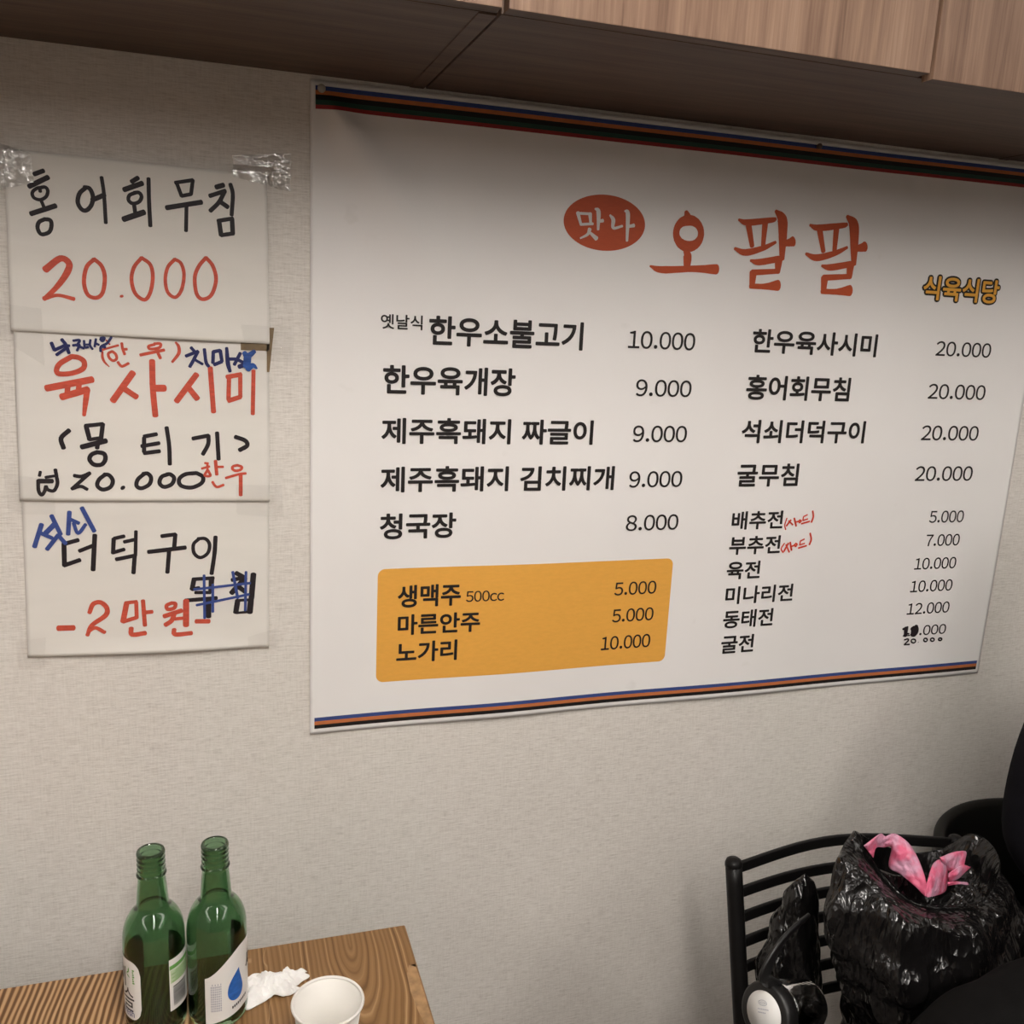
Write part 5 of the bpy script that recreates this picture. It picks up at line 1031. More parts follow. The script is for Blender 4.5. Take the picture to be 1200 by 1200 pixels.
LX, LY = -0.0768, -0.3190
RX, RY = -0.0108, -0.3200
bl = bottle(LX, LY, 'green glass bottle, left of the two on the table, showing a barcode label')
lab = cyl_patch('front_label', bl, LX, LY, -158, -28, lambda s: 0.026, lambda s: 0.099, M['label'], 0.00025, 40, (22, 0.016))
o = cyl_text('label_lettering', bl, LX, LY, '슬', -76, -43, 0.036, 0.064, 0.0, M['ink_black'], 0.0005); o.parent = lab
o = cyl_text('label_lettering', bl, LX, LY, '이', -92, -66, 0.064, 0.088, 0.02, M['ink_black'], 0.0005); o.parent = lab
o = cyl_text('label_lettering', bl, LX, LY, '참', -118, -88, 0.062, 0.088, 0.05, M['ink_black'], 0.0005); o.parent = lab
o = cyl_text('label_lettering', bl, LX, LY, 'fresh', -78, -44, 0.0295, 0.0385, 0.0, M['label_navy'], 0.0005); o.parent = lab
rr = []
for k in range(7):
    rr.append((-45.5, -40.5 - (k % 3), 0.072 + k * 0.0026, 0.0738 + k * 0.0026))
o = cyl_rects('label_print', bl, LX, LY, rr, M['label_green'], 0.0005); o.parent = lab
pts, fs = [], []
for (s, z, a) in ((-58, 0.084, 0.5), (-55, 0.087, 1.2), (-61, 0.087, 2.2), (-57, 0.080, -0.5)):
    c = len(pts)
    dx, dz = math.cos(a) * 6, math.sin(a) * 0.0045
    pts += [(s - dx, z - dz), (s + dz * 350, z - 0.0008), (s + dx, z + dz), (s - dz * 350, z + 0.0008)]
    fs.append((c, c + 1, c + 2, c + 3))
o = cyl_map('leaf_print', bl, LX, LY, pts, fs, M['label_green'], 0.0005); o.parent = lab
lab2 = cyl_patch('back_label', bl, LX, LY, 25, 150, lambda s: 0.032, lambda s: 0.096, M['label'], 0.00025, 40)
o = cyl_rects('label_band', bl, LX, LY, [(25.5, 150, 0.0835, 0.0885)], M['label_green'], 0.0005); o.parent = lab2
o = cyl_rects('label_panel', bl, LX, LY, [(27, 149, 0.0665, 0.0825)], M['label_pale'], 0.0005); o.parent = lab2
o = cyl_rects('label_print', bl, LX, LY, [(30 + 7 * (k % 2), 100, 0.0680 + k * 0.0023, 0.0688 + k * 0.0023) for k in range(6)], M['label_green'], 0.0007); o.parent = lab2
rnd = random.Random(4)
z = 0.0375
rr = []
while z < 0.062:
    w = rnd.choice((0.0005, 0.0009, 0.0014))
    rr.append((32, 66, z, z + w))
    z += w + rnd.choice((0.0005, 0.0008))
o = cyl_rects('barcode', bl, LX, LY, rr, M['ink_black'], 0.0006); o.parent = lab2

br = bottle(RX, RY, 'green glass bottle, right of the two on the table, with a blue drop label')
def lo_r(s): return 0.009 + 0.010 * min(1.0, max(0.0, (s + 25) / 80.0))
def hi_r(s):
    q = min(1.0, max(0.0, (s + 25) / 80.0))
    return 0.068 + 0.031 * (q * q * (3 - 2 * q)) ** 0.8
lab = cyl_patch('front_label', br, RX, RY, -25, 150, lo_r, hi_r, M['label'], 0.00025, 60, (9, 0.0))
# water drop
pts, fs = [(35.0, 0.050)], []
nd = 64
for k in range(nd):
    a = 2 * math.pi * k / nd
    c_, s_ = math.cos(a), math.sin(a)
    wd = s_ * math.sin(a / 2) ** 1.1 if a <= math.pi else s_ * math.sin((2 * math.pi - a) / 2) ** 1.1
    zz = 0.0525 + 0.0195 * c_
    pts.append((35.0 + wd * 23.0 + 8.0 * max(0.0, c_) ** 2, zz))
fs.append(tuple(range(1, nd + 1)))
o = cyl_map('drop_print', br, RX, RY, pts, fs, M['label_blue'], 0.0005); o.parent = lab
o['label'] = 'blue water drop'
o = cyl_rects('label_print', br, RX, RY, [(-14 + 2.6 * k, -12.4 + 2.6 * k, 0.026 + 0.0030 * j, 0.0282 + 0.0030 * j) for k in range(8) for j in range(11 + (k % 2))], M['label_grey'], 0.0005); o.parent = lab
o = cyl_rects('label_print', br, RX, RY, [(26 + 4.2 * k, 29 + 4.2 * k, 0.0235 + 0.0006 * k, 0.0268 + 0.0006 * k) for k in range(9)], M['ink_black'], 0.0005); o.parent = lab
o = cyl_text('label_lettering', br, RX, RY, '새', 64, 92, 0.058, 0.080, 0.05, M['ink_black'], 0.0005); o.parent = lab

# ---------------------------------------------------------------- paper cup and tissue
CX, CY = 0.101, -0.4235
cup = thing('paper_cup', 'white paper cup standing on the wooden table by the tissue', 'cup', (CX, CY, TZ))
prof = [(0.0, 0.004), (0.0258, 0.004), (0.0262, 0.0006), (0.0268, 0.0006), (0.0280, 0.012), (0.0362, 0.0725)]
prof2 = [(0.0352, 0.0722), (0.0272, 0.012), (0.0262, 0.0062), (0.0, 0.0055)]
v, f = lathe(prof + prof2, 64, (CX, CY, TZ), False)
obj_mesh('cup_wall', v, f, M['cup'], cup, True)
ringp = [(CX + 0.0370 * math.cos(2 * math.pi * i / 64), CY + 0.0370 * math.sin(2 * math.pi * i / 64), TZ + 0.0735) for i in range(64)]
v, f = sweep(ringp, 0.0017, 10, True)
obj_mesh('rolled_rim', v, f, M['cup'], cup, True)

def crumple(name, center, dims, seed, mat, parent=None, sub=5, amp=0.5, freq=2.6, zmin=None, rot=0.0, power=1.0):
    bm = bmesh.new()
    bmesh.ops.create_icosphere(bm, subdivisions=sub, radius=1.0)
    off = Vector((seed * 1.7, seed * 2.3, seed * 0.9))
    c, s = math.cos(rot), math.sin(rot)
    for v in bm.verts:
        p = v.co.normalized()
        h = 0.0
        a, fr = 1.0, freq
        for k in range(4):
            h += a * (0.5 - abs(noise.noise(p * fr + off * (k + 1))) * 1.8)
            a *= 0.55
            fr *= 2.1
        r = 1.0 + amp * (h - 0.3)
        q = Vector((p.x * r * dims[0], p.y * r * dims[1], p.z * r * dims[2]))
        q = Vector((q.x * c - q.y * s, q.x * s + q.y * c, q.z))
        v.co = Vector(center) + q
        if zmin is not None and v.co.z < zmin:
            v.co.z = zmin + (v.co.z - zmin) * 0.03
    if zmin is not None:
        lowest = min(v.co.z for v in bm.verts)
        for v in bm.verts:
            v.co.z += zmin - lowest + 0.0003
    o = obj_bm(name, bm, mat, parent, True)
    return o
# tissue: a folded sheet bunched up into ridges
def tissue():
    n = 90
    verts, faces = [], []
    cx, cy = 0.050, -0.296
    for j in range(n + 1):
        for i in range(n + 1):
            u, v = i / n * 2 - 1, j / n * 2 - 1
            r = max(abs(u), abs(v))
            a = math.atan2(v, u)
            edge = 1 + 0.16 * math.sin(3 * a + 1.0) + 0.13 * math.sin(5 * a) + 0.08 * math.sin(9 * a + 2.0) + 0.05 * math.sin(17 * a)
            x = u * 0.034 * edge
            y = v * 0.021 * edge
            p = Vector((x * 34, y * 40, 3.3))
            h = 0.5 - abs(noise.noise(p)) * 1.2 + 0.5 * (0.5 - abs(noise.noise(p * 2.3 + Vector((4, 1, 0)))) * 1.6) + 0.22 * (0.5 - abs(noise.noise(p * 5.1)) * 1.6)
            fall = max(0.0, 1 - r ** 2.2)
            z = 0.0012 + 0.024 * max(0.0, h) * fall ** 0.8 + 0.004 * (1 - fall) * (0.5 + 0.5 * math.sin(7 * a))
            x += 0.006 * noise.noise(p * 1.5 + Vector((0, 7, 0)))
            y += 0.006 * noise.noise(p * 1.5 + Vector((9, 0, 0)))
            verts.append((cx + x * 0.97 - y * 0.1 - 0.10 * max(0.0, -u - 0.4) * 0.1, cy + y - 0.20 * x * 0.1 - 0.012 * max(0, -u - 0.3), TZ + z))
    for j in range(n):
        for i in range(n):
            a = j * (n + 1) + i
            faces.append((a, a + 1, a + n + 2, a + n + 1))
    n0 = len(verts)
    verts += [(p[0], p[1], max(TZ + 0.0003, p[2] - 0.0007)) for p in verts[:n0]]
    faces += [tuple(n0 + q for q in f)[::-1] for f in faces[:]]
    loop = [i for i in range(n + 1)] + [j * (n + 1) + n for j in range(1, n + 1)] + [n * (n + 1) + i for i in range(n - 1, -1, -1)] + [j * (n + 1) for j in range(n - 1, 0, -1)]
    for a, b in zip(loop, loop[1:] + loop[:1]):
        faces.append((b, a, n0 + a, n0 + b))
    o = obj_mesh('crumpled_tissue', verts, faces, M['tissue'], None, True)
    tag(o, 'crumpled white paper tissue lying on the table between bottle and cup', 'tissue')
tissue()

# ---------------------------------------------------------------- black slatted chair
chair = thing('slatted_chair', 'black metal chair with horizontal slat back holding the plastic bags', 'chair', (0.91, -0.47, 0))
CXL, CXR = 0.7235, 1.140
def back_y(z):
    return -0.216 - 0.29 * (0.754 - z)
post = [(0, back_y(0.750), 0.750), (0, back_y(0.6), 0.6), (0, back_y(0.47), 0.47), (0, -0.305, 0.40), (0, -0.285, 0.2), (0, -0.25, 0.0)]
for px in (CXL, CXR):
    dz = 0.0 if px == CXL else -0.022
    path = catmull([(px, p[1], p[2] + (dz if p[2] > 0.7 else 0)) for p in post], 6)
    v, f = sweep(path, 0.0125, 16, up=(1, 0, 0))
    leg = obj_mesh('back_post', v, f, M['dark_steel'], chair, True)
    v, f = lathe([(0.0, 0.0075), (0.007, 0.0068), (0.0115, 0.0035), (0.0130, -0.001), (0.0130, -0.006), (0.0, -0.006)], 20, (px, back_y(0.750), 0.7535 + dz), False)
    c_ = obj_mesh('post_cap', v, f, M['dark_steel'], chair, True)
for k in range(7):
    zc = 0.7435 - 0.0352 * k
    pts = []
    for i in range(17):
        u = i / 16
        pts.append((CXL + (CXR - CXL) * u, back_y(zc) + 0.034 * math.sin(math.pi * u), zc + (0.006 * math.sin(math.pi * u) ** 2 if k == 0 else 0.0) - 0.017 * u))
    v, f = sweep(pts, 0.0, 20, up=(0, 0, 1), flat=(0.0035, 0.0088))
    obj_mesh('slat', v, f, M['dark_steel'], chair, True)
bm = bmesh.new()
bm_box(bm, (0.700, -0.715, 0.425), (1.158, -0.315, 0.455), 0.012, 3)
obj_bm('seat', bm, M['chair_vinyl'], chair)
for px in (0.722, 1.140):
    v, f = sweep([(px, -0.69, 0.424), (px, -0.70, 0.2), (px, -0.715, 0.0)], 0.0125, 14, up=(1, 0, 0))
    obj_mesh('front_leg', v, f, M['dark_steel'], chair, True)
for px in (0.722, 1.140):
    v, f = sweep([(px, -0.690, 0.20), (px, -0.300, 0.20)], 0.008, 10)
    obj_mesh('stretcher', v, f, M['dark_steel'], chair, True)

# ---------------------------------------------------------------- large black plastic bag
def bag_mesh():
    n = 200
    rim = [(0.807, -0.361, 0.879), (0.823, -0.399, 0.845), (0.848, -0.436, 0.82), (0.887, -0.456, 0.817), (0.955, -0.446, 0.807), (1.033, -0.399, 0.807), (1.068, -0.351, 0.812), (1.064, -0.313, 0.811), (1.036, -0.290, 0.776), (0.981, -0.285, 0.774), (0.906, -0.299, 0.81)]
    sh = [(0.731, -0.387, 0.861), (0.726, -0.446, 0.852), (0.764, -0.489, 0.834), (0.828, -0.506, 0.823), (0.927, -0.489, 0.805), (1.035, -0.421, 0.784), (1.082, -0.353, 0.779), (1.071, -0.313, 0.789), (1.039, -0.285, 0.757), (0.958, -0.285, 0.769), (0.842, -0.315, 0.809)]
    sh = [(p[0] * 0.55 + q[0] * 0.45 if i in (0, 1, 2, 3, 10) else p[0], p[1], p[2] * 0.8 + q[2] * 0.2 - 0.004) for i, (p, q) in enumerate(zip(sh, rim))]
    mid = [(0.745, -0.400, 0.800), (0.755, -0.455, 0.775), (0.785, -0.500, 0.760), (0.840, -0.516, 0.745), (0.932, -0.508, 0.730), (1.053, -0.444, 0.710), (1.100, -0.37, 0.70), (1.095, -0.315, 0.70), (1.03, -0.290, 0.70), (0.95, -0.285, 0.70), (0.85, -0.300, 0.72)]
    low = [(0.800, -0.400, 0.62), (0.810, -0.450, 0.61), (0.840, -0.490, 0.60), (0.890, -0.512, 0.60), (0.96, -0.512, 0.60), (1.06, -0.470, 0.60), (1.105, -0.41, 0.60), (1.10, -0.345, 0.60), (1.04, -0.318, 0.60), (0.95, -0.312, 0.60), (0.86, -0.325, 0.62)]
    bot = [(0.810, -0.420, 0.470), (0.83, -0.460, 0.465), (0.86, -0.490, 0.462), (0.90, -0.505, 0.460), (0.96, -0.505, 0.460), (1.03, -0.480, 0.462), (1.07, -0.44, 0.465), (1.06, -0.39, 0.465), (1.02, -0.360, 0.462), (0.95, -0.350, 0.460), (0.87, -0.37, 0.465)]
    cen = Vector((0.955, -0.37, 0))
    def shrink(r, k, dz):
        return [(cen.x + (p[0] - cen.x) * k, cen.y + (p[1] - cen.y) * k, p[2] + dz) for p in r]
    ctrl = [shrink(rim, 0.12, -0.085), shrink(rim, 0.55, -0.072), shrink(rim, 0.88, -0.045), shrink(rim, 0.965, -0.010), rim, shrink(rim, 1.02, -0.004), sh, mid, low, bot, shrink(bot, 0.7, -0.003), shrink(bot, 0.1, -0.003)]
    steps = [6, 8, 6, 3, 3, 14, 26, 26, 20, 4, 4]
    C = [resample_closed(r, n) for r in ctrl]
    cols = []
    for i in range(n):
        col = []
        for k in range(len(C) - 1):
            p0 = C[max(0, k - 1)][i]; p1 = C[k][i]; p2 = C[k + 1][i]; p3 = C[min(len(C) - 1, k + 2)][i]
            for s in range(steps[k]):
                t = s / steps[k]
                a = 0.5 * ((2 * p1) + (p2 - p0) * t + (2 * p0 - 5 * p1 + 4 * p2 - p3) * t * t + (3 * p1 - p0 - 3 * p2 + p3) * t ** 3)
                b = p1.lerp(p2, t)
                col.append(a.lerp(b, 0.35))
        col.append(C[-1][i])
        cols.append(col)
    m = len(cols[0])
    rim_i = sum(steps[:4])
    verts = []
    for j in range(m):
        for i in range(n):
            p = cols[i][j].copy()
            out = Vector((p.x - cen.x, (p.y - cen.y) * 1.4, 0)).normalized()
            if j < rim_i:
                w = min(1.0, (rim_i - j) / 6) * 0.7
            else:
                w = min(1.0, (j - rim_i) / 10)
            if p.z < 0.50:
                w *= max(0.0, (p.z - 0.46) / 0.04)
            ang = i / n * 2 * math.pi
            down = max(0.0, 0.88 - p.z)
            # gathers fanning out from the neck, then crumpled facets
            g = abs(noise.noise(Vector((ang * 4.2, p.z * 2.0, 2.0)))) * 2 - 0.5
            g2 = abs(noise.noise(Vector((ang * 9.5, p.z * 3.5, 7.0)))) * 2 - 0.5
            q = Vector((p.x * 11 + p.z * 5, p.y * 11, p.z * 4 - p.x * 3))
            q += Vector((noise.noise(q * 0.7), noise.noise(q * 0.7 + Vector((3, 0, 0))), noise.noise(q * 0.7 + Vector((0, 5, 0))))) * 0.5
            c1 = noise.voronoi(q)[0][0]
            c2 = noise.voronoi(q * 2.4 + Vector((5, 2, 1)))[0][0]
            d = (0.010 * g + 0.006 * g2) * math.exp(-down * 5) + (0.024 + 0.012 * min(1.0, down * 5)) * (0.45 - c1) + 0.012 * (0.45 - c2)
            q3 = Vector((p.x * 5 + p.z * 4, p.y * 5, p.z * 24 - p.x * 7))
            d += 0.012 * (0.35 - abs(noise.noise(q3)) * 1.6) * min(1.0, down * 6)
            p += out * (d * w) + Vector((0, 0, 1)) * (0.006 * (0.45 - c2) * w)
            verts.append(p)
    faces = []
    for j in range(m - 1):
        for i in range(n):
            i2 = (i + 1) % n
            faces.append((j * n + i, (j + 1) * n + i, (j + 1) * n + i2, j * n + i2))
    faces.append(tuple(range(n)))
    faces.append(tuple((m - 1) * n + i for i in range(n))[::-1])
    return verts, faces
v, f = bag_mesh()
o = obj_mesh('plastic_bag', v, f, M['bag_black'], None, True)
tag(o, 'large glossy black plastic bag, open at the top, on the slatted chair', 'bag')

# smaller black bag beside it
def small_bag():
    n, m = 120, 110
    c = Vector((0.784, -0.304, 0))
    verts, faces = [], []
    for j in range(m + 1):
        t = j / m
        z = 0.457 + 0.325 * t
        k = math.sin(math.pi * min(1.0, 0.10 + 0.90 * t)) ** 0.55 if t > 0.5 else 1.0 - 0.25 * (1 - min(1.0, t * 12)) 
        if t > 0.96:
            k *= math.sqrt(max(0.0, (1 - t) / 0.04))
        if t < 0.02:
            k *= t / 0.02
        rx = 0.054 * k * (1.0 - 0.25 * max(0.0, t - 0.6))
        ry = 0.034 * k
        fwd = -0.075 * math.exp(-((t - 0.22) / 0.26) ** 2)
        for i in range(n):
            a = 2 * math.pi * i / n
            ca, sa = math.cos(a), math.sin(a)
            f = fwd * max(0.0, -sa) if t > 0.02 else fwd * max(0.0, -sa) * 0.8
            f *= 0.55 - 0.45 * ca
            p = Vector((c.x + rx * ca, c.y + ry * sa + f, z))
            q = Vector((p.x * 16, p.y * 16, p.z * 8 + p.x * 8))
            q += Vector((noise.noise(q * 0.6), noise.noise(q * 0.6 + Vector((3, 0, 0))), 0)) * 0.6
            d = 0.020 * (0.4 - noise.voronoi(q)[0][0]) + 0.008 * (0.4 - noise.voronoi(q * 2.3)[0][0])
            d *= min(1.0, k * 1.2) * min(1.0, t * 10)
            verts.append(p + Vector((ca, sa, 0.2)) * d)
    for j in range(m):
        for i in range(n):
            i2 = (i + 1) % n
            faces.append((j * n + i, j * n + i2, (j + 1) * n + i2, (j + 1) * n + i))
    faces.append(tuple(range(n))[::-1])
    faces.append(tuple(m * n + i for i in range(n)))
    return verts, faces
v, f = small_bag()
o = obj_mesh('plastic_bag', v, f, M['bag_black'], None, True)
tag(o, 'small crumpled black plastic bag on the chair, left of the large one', 'bag')

# pink bag: two tied handles sticking out of the black bag
pink = thing('pink_plastic_bag', 'pink plastic bag with tied handles poking out of the black bag', 'bag', (0.93, -0.375, 0.76))
PINK = {
'loop': [((0.8173, -0.372, 0.8632), (0.8361, -0.372, 0.8421)), ((0.8465, -0.366, 0.8726), (0.844, -0.366, 0.8517)), ((0.8586, -0.364, 0.8665), (0.8582, -0.364, 0.849)), ((0.8712, -0.366, 0.8698), (0.8694, -0.366, 0.848)), ((0.8846, -0.378, 0.862), (0.8584, -0.378, 0.829)), ((0.8901, -0.392, 0.8486), (0.8663, -0.392, 0.8252)), ((0.8875, -0.412, 0.833), (0.873, -0.412, 0.82)), ((0.8775, -0.432, 0.8222), (0.8724, -0.432, 0.8183))] ,
'left': [((0.8704, -0.434, 0.82), (0.8771, -0.434, 0.817)), ((0.8881, -0.418, 0.8349), (0.9104, -0.418, 0.8041)), ((0.9076, -0.404, 0.843), (0.9362, -0.404, 0.7966)), ((0.9268, -0.396, 0.8412), (0.9456, -0.396, 0.8055)), ((0.9437, -0.392, 0.8312), (0.9474, -0.392, 0.8184))] ,
'top': [((0.9214, -0.4, 0.8474), (0.9267, -0.4, 0.8394)), ((0.946, -0.394, 0.847), (0.9485, -0.394, 0.8156)), ((0.9611, -0.392, 0.8458), (0.9577, -0.392, 0.799)), ((0.9762, -0.39, 0.8412), (0.9716, -0.39, 0.8054)), ((0.9745, -0.392, 0.8281), (0.9744, -0.392, 0.8218))] ,
'tip': [((0.9388, -0.402, 0.8223), (0.9414, -0.402, 0.8078)), ((0.9643, -0.398, 0.8279), (0.9606, -0.398, 0.8068)), ((0.9846, -0.394, 0.8187), (0.9774, -0.394, 0.8135))] ,
'tail': [((0.9284, -0.412, 0.8169), (0.9301, -0.412, 0.8104)), ((0.9481, -0.408, 0.8119), (0.9508, -0.408, 0.8071)), ((0.9753, -0.402, 0.802), (0.9775, -0.402, 0.7975))] ,
}
def film_strip(name, pairs, seed, bulge):
    A = catmull([p[0] for p in pairs], 8)
    B = catmull([p[1] for p in pairs], 8)
    # keep the folded corners fairly sharp
    k = len(A)
    nw = 18
    verts, faces = [], []
    for i in range(k):
        a, b = A[i], B[i]
        w = (b - a).length
        view = (CAMP - (a + b) / 2).normalized()
        for j in range(nw + 1):
            u = j / nw
            p = a.lerp(b, u)
            q = p * 55 + Vector((seed, seed * 2, 0))
            c1 = 0.4 - noise.voronoi(q)[0][0]
            c2 = 0.4 - noise.voronoi(q * 2.6)[0][0]
            side = 4 * u * (1 - u)
            p = p + view * (bulge * w * side + 0.010 * c1 * (0.3 + 0.7 * side) + 0.004 * c2)
            verts.append(p)
    for i in range(k - 1):
        for j in range(nw):
            a = i * (nw + 1) + j
            faces.append((a, a + 1, a + nw + 2, a + nw + 1))
    o = obj_mesh(name, verts, faces, M['bag_pink'], pink, True)
    md = o.modifiers.new('thickness', 'SOLIDIFY')
    md.thickness = 0.0006
    return o
film_strip('handle', PINK['loop'], 3.0, 0.22)
film_strip('handle', PINK['left'], 8.0, 0.28)
film_strip('knot_end', PINK['top'], 14.0, 0.25)
film_strip('knot_end', PINK['tip'], 21.0, 0.25)
film_strip('knot_end', PINK['tail'], 27.0, 0.2)
crumple('bag_body', (0.918, -0.400, 0.742), (0.042, 0.030, 0.022), 12.0, M['bag_pink'], pink, 5, 0.30, 2.2)

# ---------------------------------------------------------------- tumbler lying on the small bag
def tumbler():
    axis = Vector((-0.93, -0.26, 0.27)).normalized()
    lid_c = Vector((0.6510, -0.4250, 0.6815))
    t = thing('tumbler', 'clear tumbler with a black strap lid leaning on the small black bag', 'tumbler', tuple(lid_c))
    up = Vector((0, 0, 1))
    ux = up.cross(axis).normalized()
    uy = axis.cross(ux).normalized()
    def spin(prof, name, mat, parent):
        v, f = lathe(prof, 56, (0, 0, 0), False)
        v = [lid_c + ux * a + uy * b + axis * c for a, b, c in v]
        return obj_mesh(name, v, f, mat, parent, True)
    R_ = 0.0375
    lid = spin([(0.0, 0.0), (R_ - 0.004, 0.0), (R_ - 0.001, -0.0015), (R_, -0.005), (R_, -0.020), (R_ - 0.002, -0.0215), (0.0, -0.0215)], 'lid', M['lid_black'], t)
    spin([(0.0, -0.022), (0.031, -0.022), (0.033, -0.030), (0.0350, -0.04), (0.0320, -0.088), (0.0295, -0.094), (0.0, -0.095), (0.0, -0.0935), (0.028, -0.0925), (0.0303, -0.087), (0.0313, -0.041), (0.0292, -0.031), (0.0, -0.030)], 'clear_cup', M['clear_plastic'], t)
    st = spin([(0.0, 0.0006), (0.0265, 0.0006), (0.0265, 0.0003), (0.0, 0.0003)], 'sticker', M['label'], t)
    st['label'] = 'round white sticker on the lid'
    # sticker print: oval emblem outline and two short lines of small print
    camr = RIGHT
    sx = (camr - axis * camr.dot(axis)).normalized()
    sy = axis.cross(sx).normalized()
    if sy.z < 0:
        sy = -sy
    def on(a, b, h):
        return lid_c + sx * a + sy * b + axis * h
    v, f = sweep([on(0.0065 * math.cos(q), 0.012 + 0.0032 * math.sin(q), 0.0010) for q in [2 * math.pi * k / 32 for k in range(32)]], 0.00028, 6, True)
    o = obj_mesh('emblem_print', v, f, M['label_grey'], t); o.parent = st
    v, f = sweep([on(0.0045 * math.cos(q), 0.012 + 0.0010 * math.sin(q), 0.0010) for q in [2 * math.pi * k / 32 for k in range(32)]], 0.00022, 6, True)
    o = obj_mesh('emblem_print', v, f, M['label_grey'], t); o.parent = st
    vs, fs = [], []
    for row, (n_, z_) in enumerate(((7, 0.0045), (5, 0.0005))):
        for k in range(n_):
            a0 = -0.0085 + k * 0.0025
            b = len(vs)
            vs += [on(a0, z_ - 0.0006, 0.0009), on(a0 + 0.0018, z_ - 0.0006, 0.0009), on(a0 + 0.0018, z_ + 0.0006, 0.0009), on(a0, z_ + 0.0006, 0.0009)]
            fs.append((b, b + 1, b + 2, b + 3))
    o = obj_mesh('small_print', vs, fs, M['label_grey'], t); o.parent = st
    # carrying strap
    top = lid_c - axis * 0.012 + uy * (R_ - 0.002)
    path = [top, Vector((0.6500, -0.420, 0.730)), Vector((0.6600, -0.415, 0.752)), Vector((0.6850, -0.403, 0.768)), Vector((0.7150, -0.388, 0.772)), Vector((0.7380, -0.374, 0.768))]
    v, f = sweep(catmull(path, 8), 0.0, 12, up=(0, 1, 0.3), flat=(0.0085, 0.0026))
    obj_mesh('strap', v, f, M['lid_black'], t, True)
tumbler()

# ---------------------------------------------------------------- dark cloth bag in front
def cloth_bag():
    t = thing('cloth_bag', 'black cloth bag with curved piping in front of the black plastic bag', 'bag', (0.95, -0.62, 0.455))
    c = Vector((0.935, -0.628, 0.62))
    hx, hy, hz = 0.250, 0.080, 0.199
    nu, nv = 96, 64
    verts, faces = [], []
    def se(w, m):
        return math.copysign(abs(w) ** m, w)
    for j in range(nv + 1):
        ph = -math.pi / 2 + math.pi * j / nv
        for i in range(nu):
            th = 2 * math.pi * i / nu
            x = hx * se(math.cos(ph), 0.55) * se(math.cos(th), 0.55)
            y = hy * se(math.cos(ph), 0.6) * se(math.sin(th), 0.9)
            z = hz * se(math.sin(ph), 0.62)
            q = Vector((x * 9, y * 9, z * 9))
            d = 0.006 * noise.noise(q) + 0.003 * noise.noise(q * 2.7)
            z2 = z + (0.012 * (x / hx) if z > 0 else 0.0)
            verts.append(c + Vector((x * (1 + d), y + d, z2 + d * 0.5)))
    lowz = min(v.z for v in verts)
    verts = [v + Vector((0, 0, 0.4565 - lowz)) for v in verts]
    for j in range(nv):
        for i in range(nu):
            i2 = (i + 1) % nu
            faces.append((j * nu + i, j * nu + i2, (j + 1) * nu + i2, (j + 1) * nu + i))
    obj_mesh('fabric_body', verts, faces, M['cloth_black'], t, True)
    pts = []
    for k in range(41):
        a = math.pi * (0.02 + 0.96 * k / 40)
        x = c.x + 0.205 * se(math.cos(a), 0.6)
        z = 0.60 + 0.145 * se(math.sin(a), 0.6)
        pts.append((x, c.y - hy * 0.80, z))
    v, f = sweep(pts, 0.0035, 10, up=(0, 1, 0))
    obj_mesh('piping', v, f, M['cloth_black'], t, True)
cloth_bag()

# ---------------------------------------------------------------- rounded shell chair behind the person
shell = thing('shell_chair', 'black chair with rounded shell back behind the person in black', 'chair', (1.42, -0.30, 0))
def shell_back():
    cx, cy, r0 = 1.400, -0.245, 0.236
    n, m = 60, 24
    verts, faces = [], []
    th = 0.020
    sec = []
    for i in range(n + 1):
        a = math.radians(-118 + 236 * i / n)
        k = abs(a) / math.radians(118)
        top = 0.660 - 0.012 * k ** 2 - 0.11 * max(0, k - 0.55) ** 2 / 0.2
        col = []
        zb = 0.44
        r_out, r_in = r0, r0 - th
        for s in range(9):
            col.append((r_out - 0.012 * (1 - s / 8), zb + (top - th / 2 - zb) * s / 8))
        for s in range(1, 8):
            q = math.pi * s / 8
            col.append((r0 - th / 2 + th / 2 * math.cos(q), top - th / 2 + th / 2 * math.sin(q)))
        for s in range(9):
            col.append((r_in - 0.012 * (s / 8), top - th / 2 - (top - th / 2 - zb) * s / 8))
        sec.append([(cx + r * math.sin(a), cy + r * math.cos(a), z) for r, z in col])
    k = len(sec[0])
    for s in sec:
        verts += s
    for i in range(n):
        for j in range(k):
            j2 = (j + 1) % k
            faces.append((i * k + j, (i + 1) * k + j, (i + 1) * k + j2, i * k + j2))
    faces.append(tuple(range(k)))
    faces.append(tuple(n * k + j for j in range(k))[::-1])
    return verts, faces
v, f = shell_back()
obj_mesh('shell_back', v, f, M['chair_vinyl'], shell, True)
v, f = lathe([(0.0, 0.40), (0.20, 0.40), (0.222, 0.41), (0.226, 0.43), (0.215, 0.448), (0.18, 0.452), (0.0, 0.450)], 48, (1.405, -0.265, 0.0), False)
obj_mesh('seat', v, f, M['chair_vinyl'], shell, True)
for a in (45, 135, 225, 315):
    ca, sa = math.cos(math.radians(a)), math.sin(math.radians(a))
    v, f = sweep([(1.405 + 0.15 * ca, -0.265 + 0.15 * sa, 0.402), (1.405 + 0.20 * ca, -0.265 + 0.20 * sa, 0.0)], 0.012, 12, up=(1, 0, 0))
    obj_mesh('leg', v, f, M['dark_steel'], shell, True)

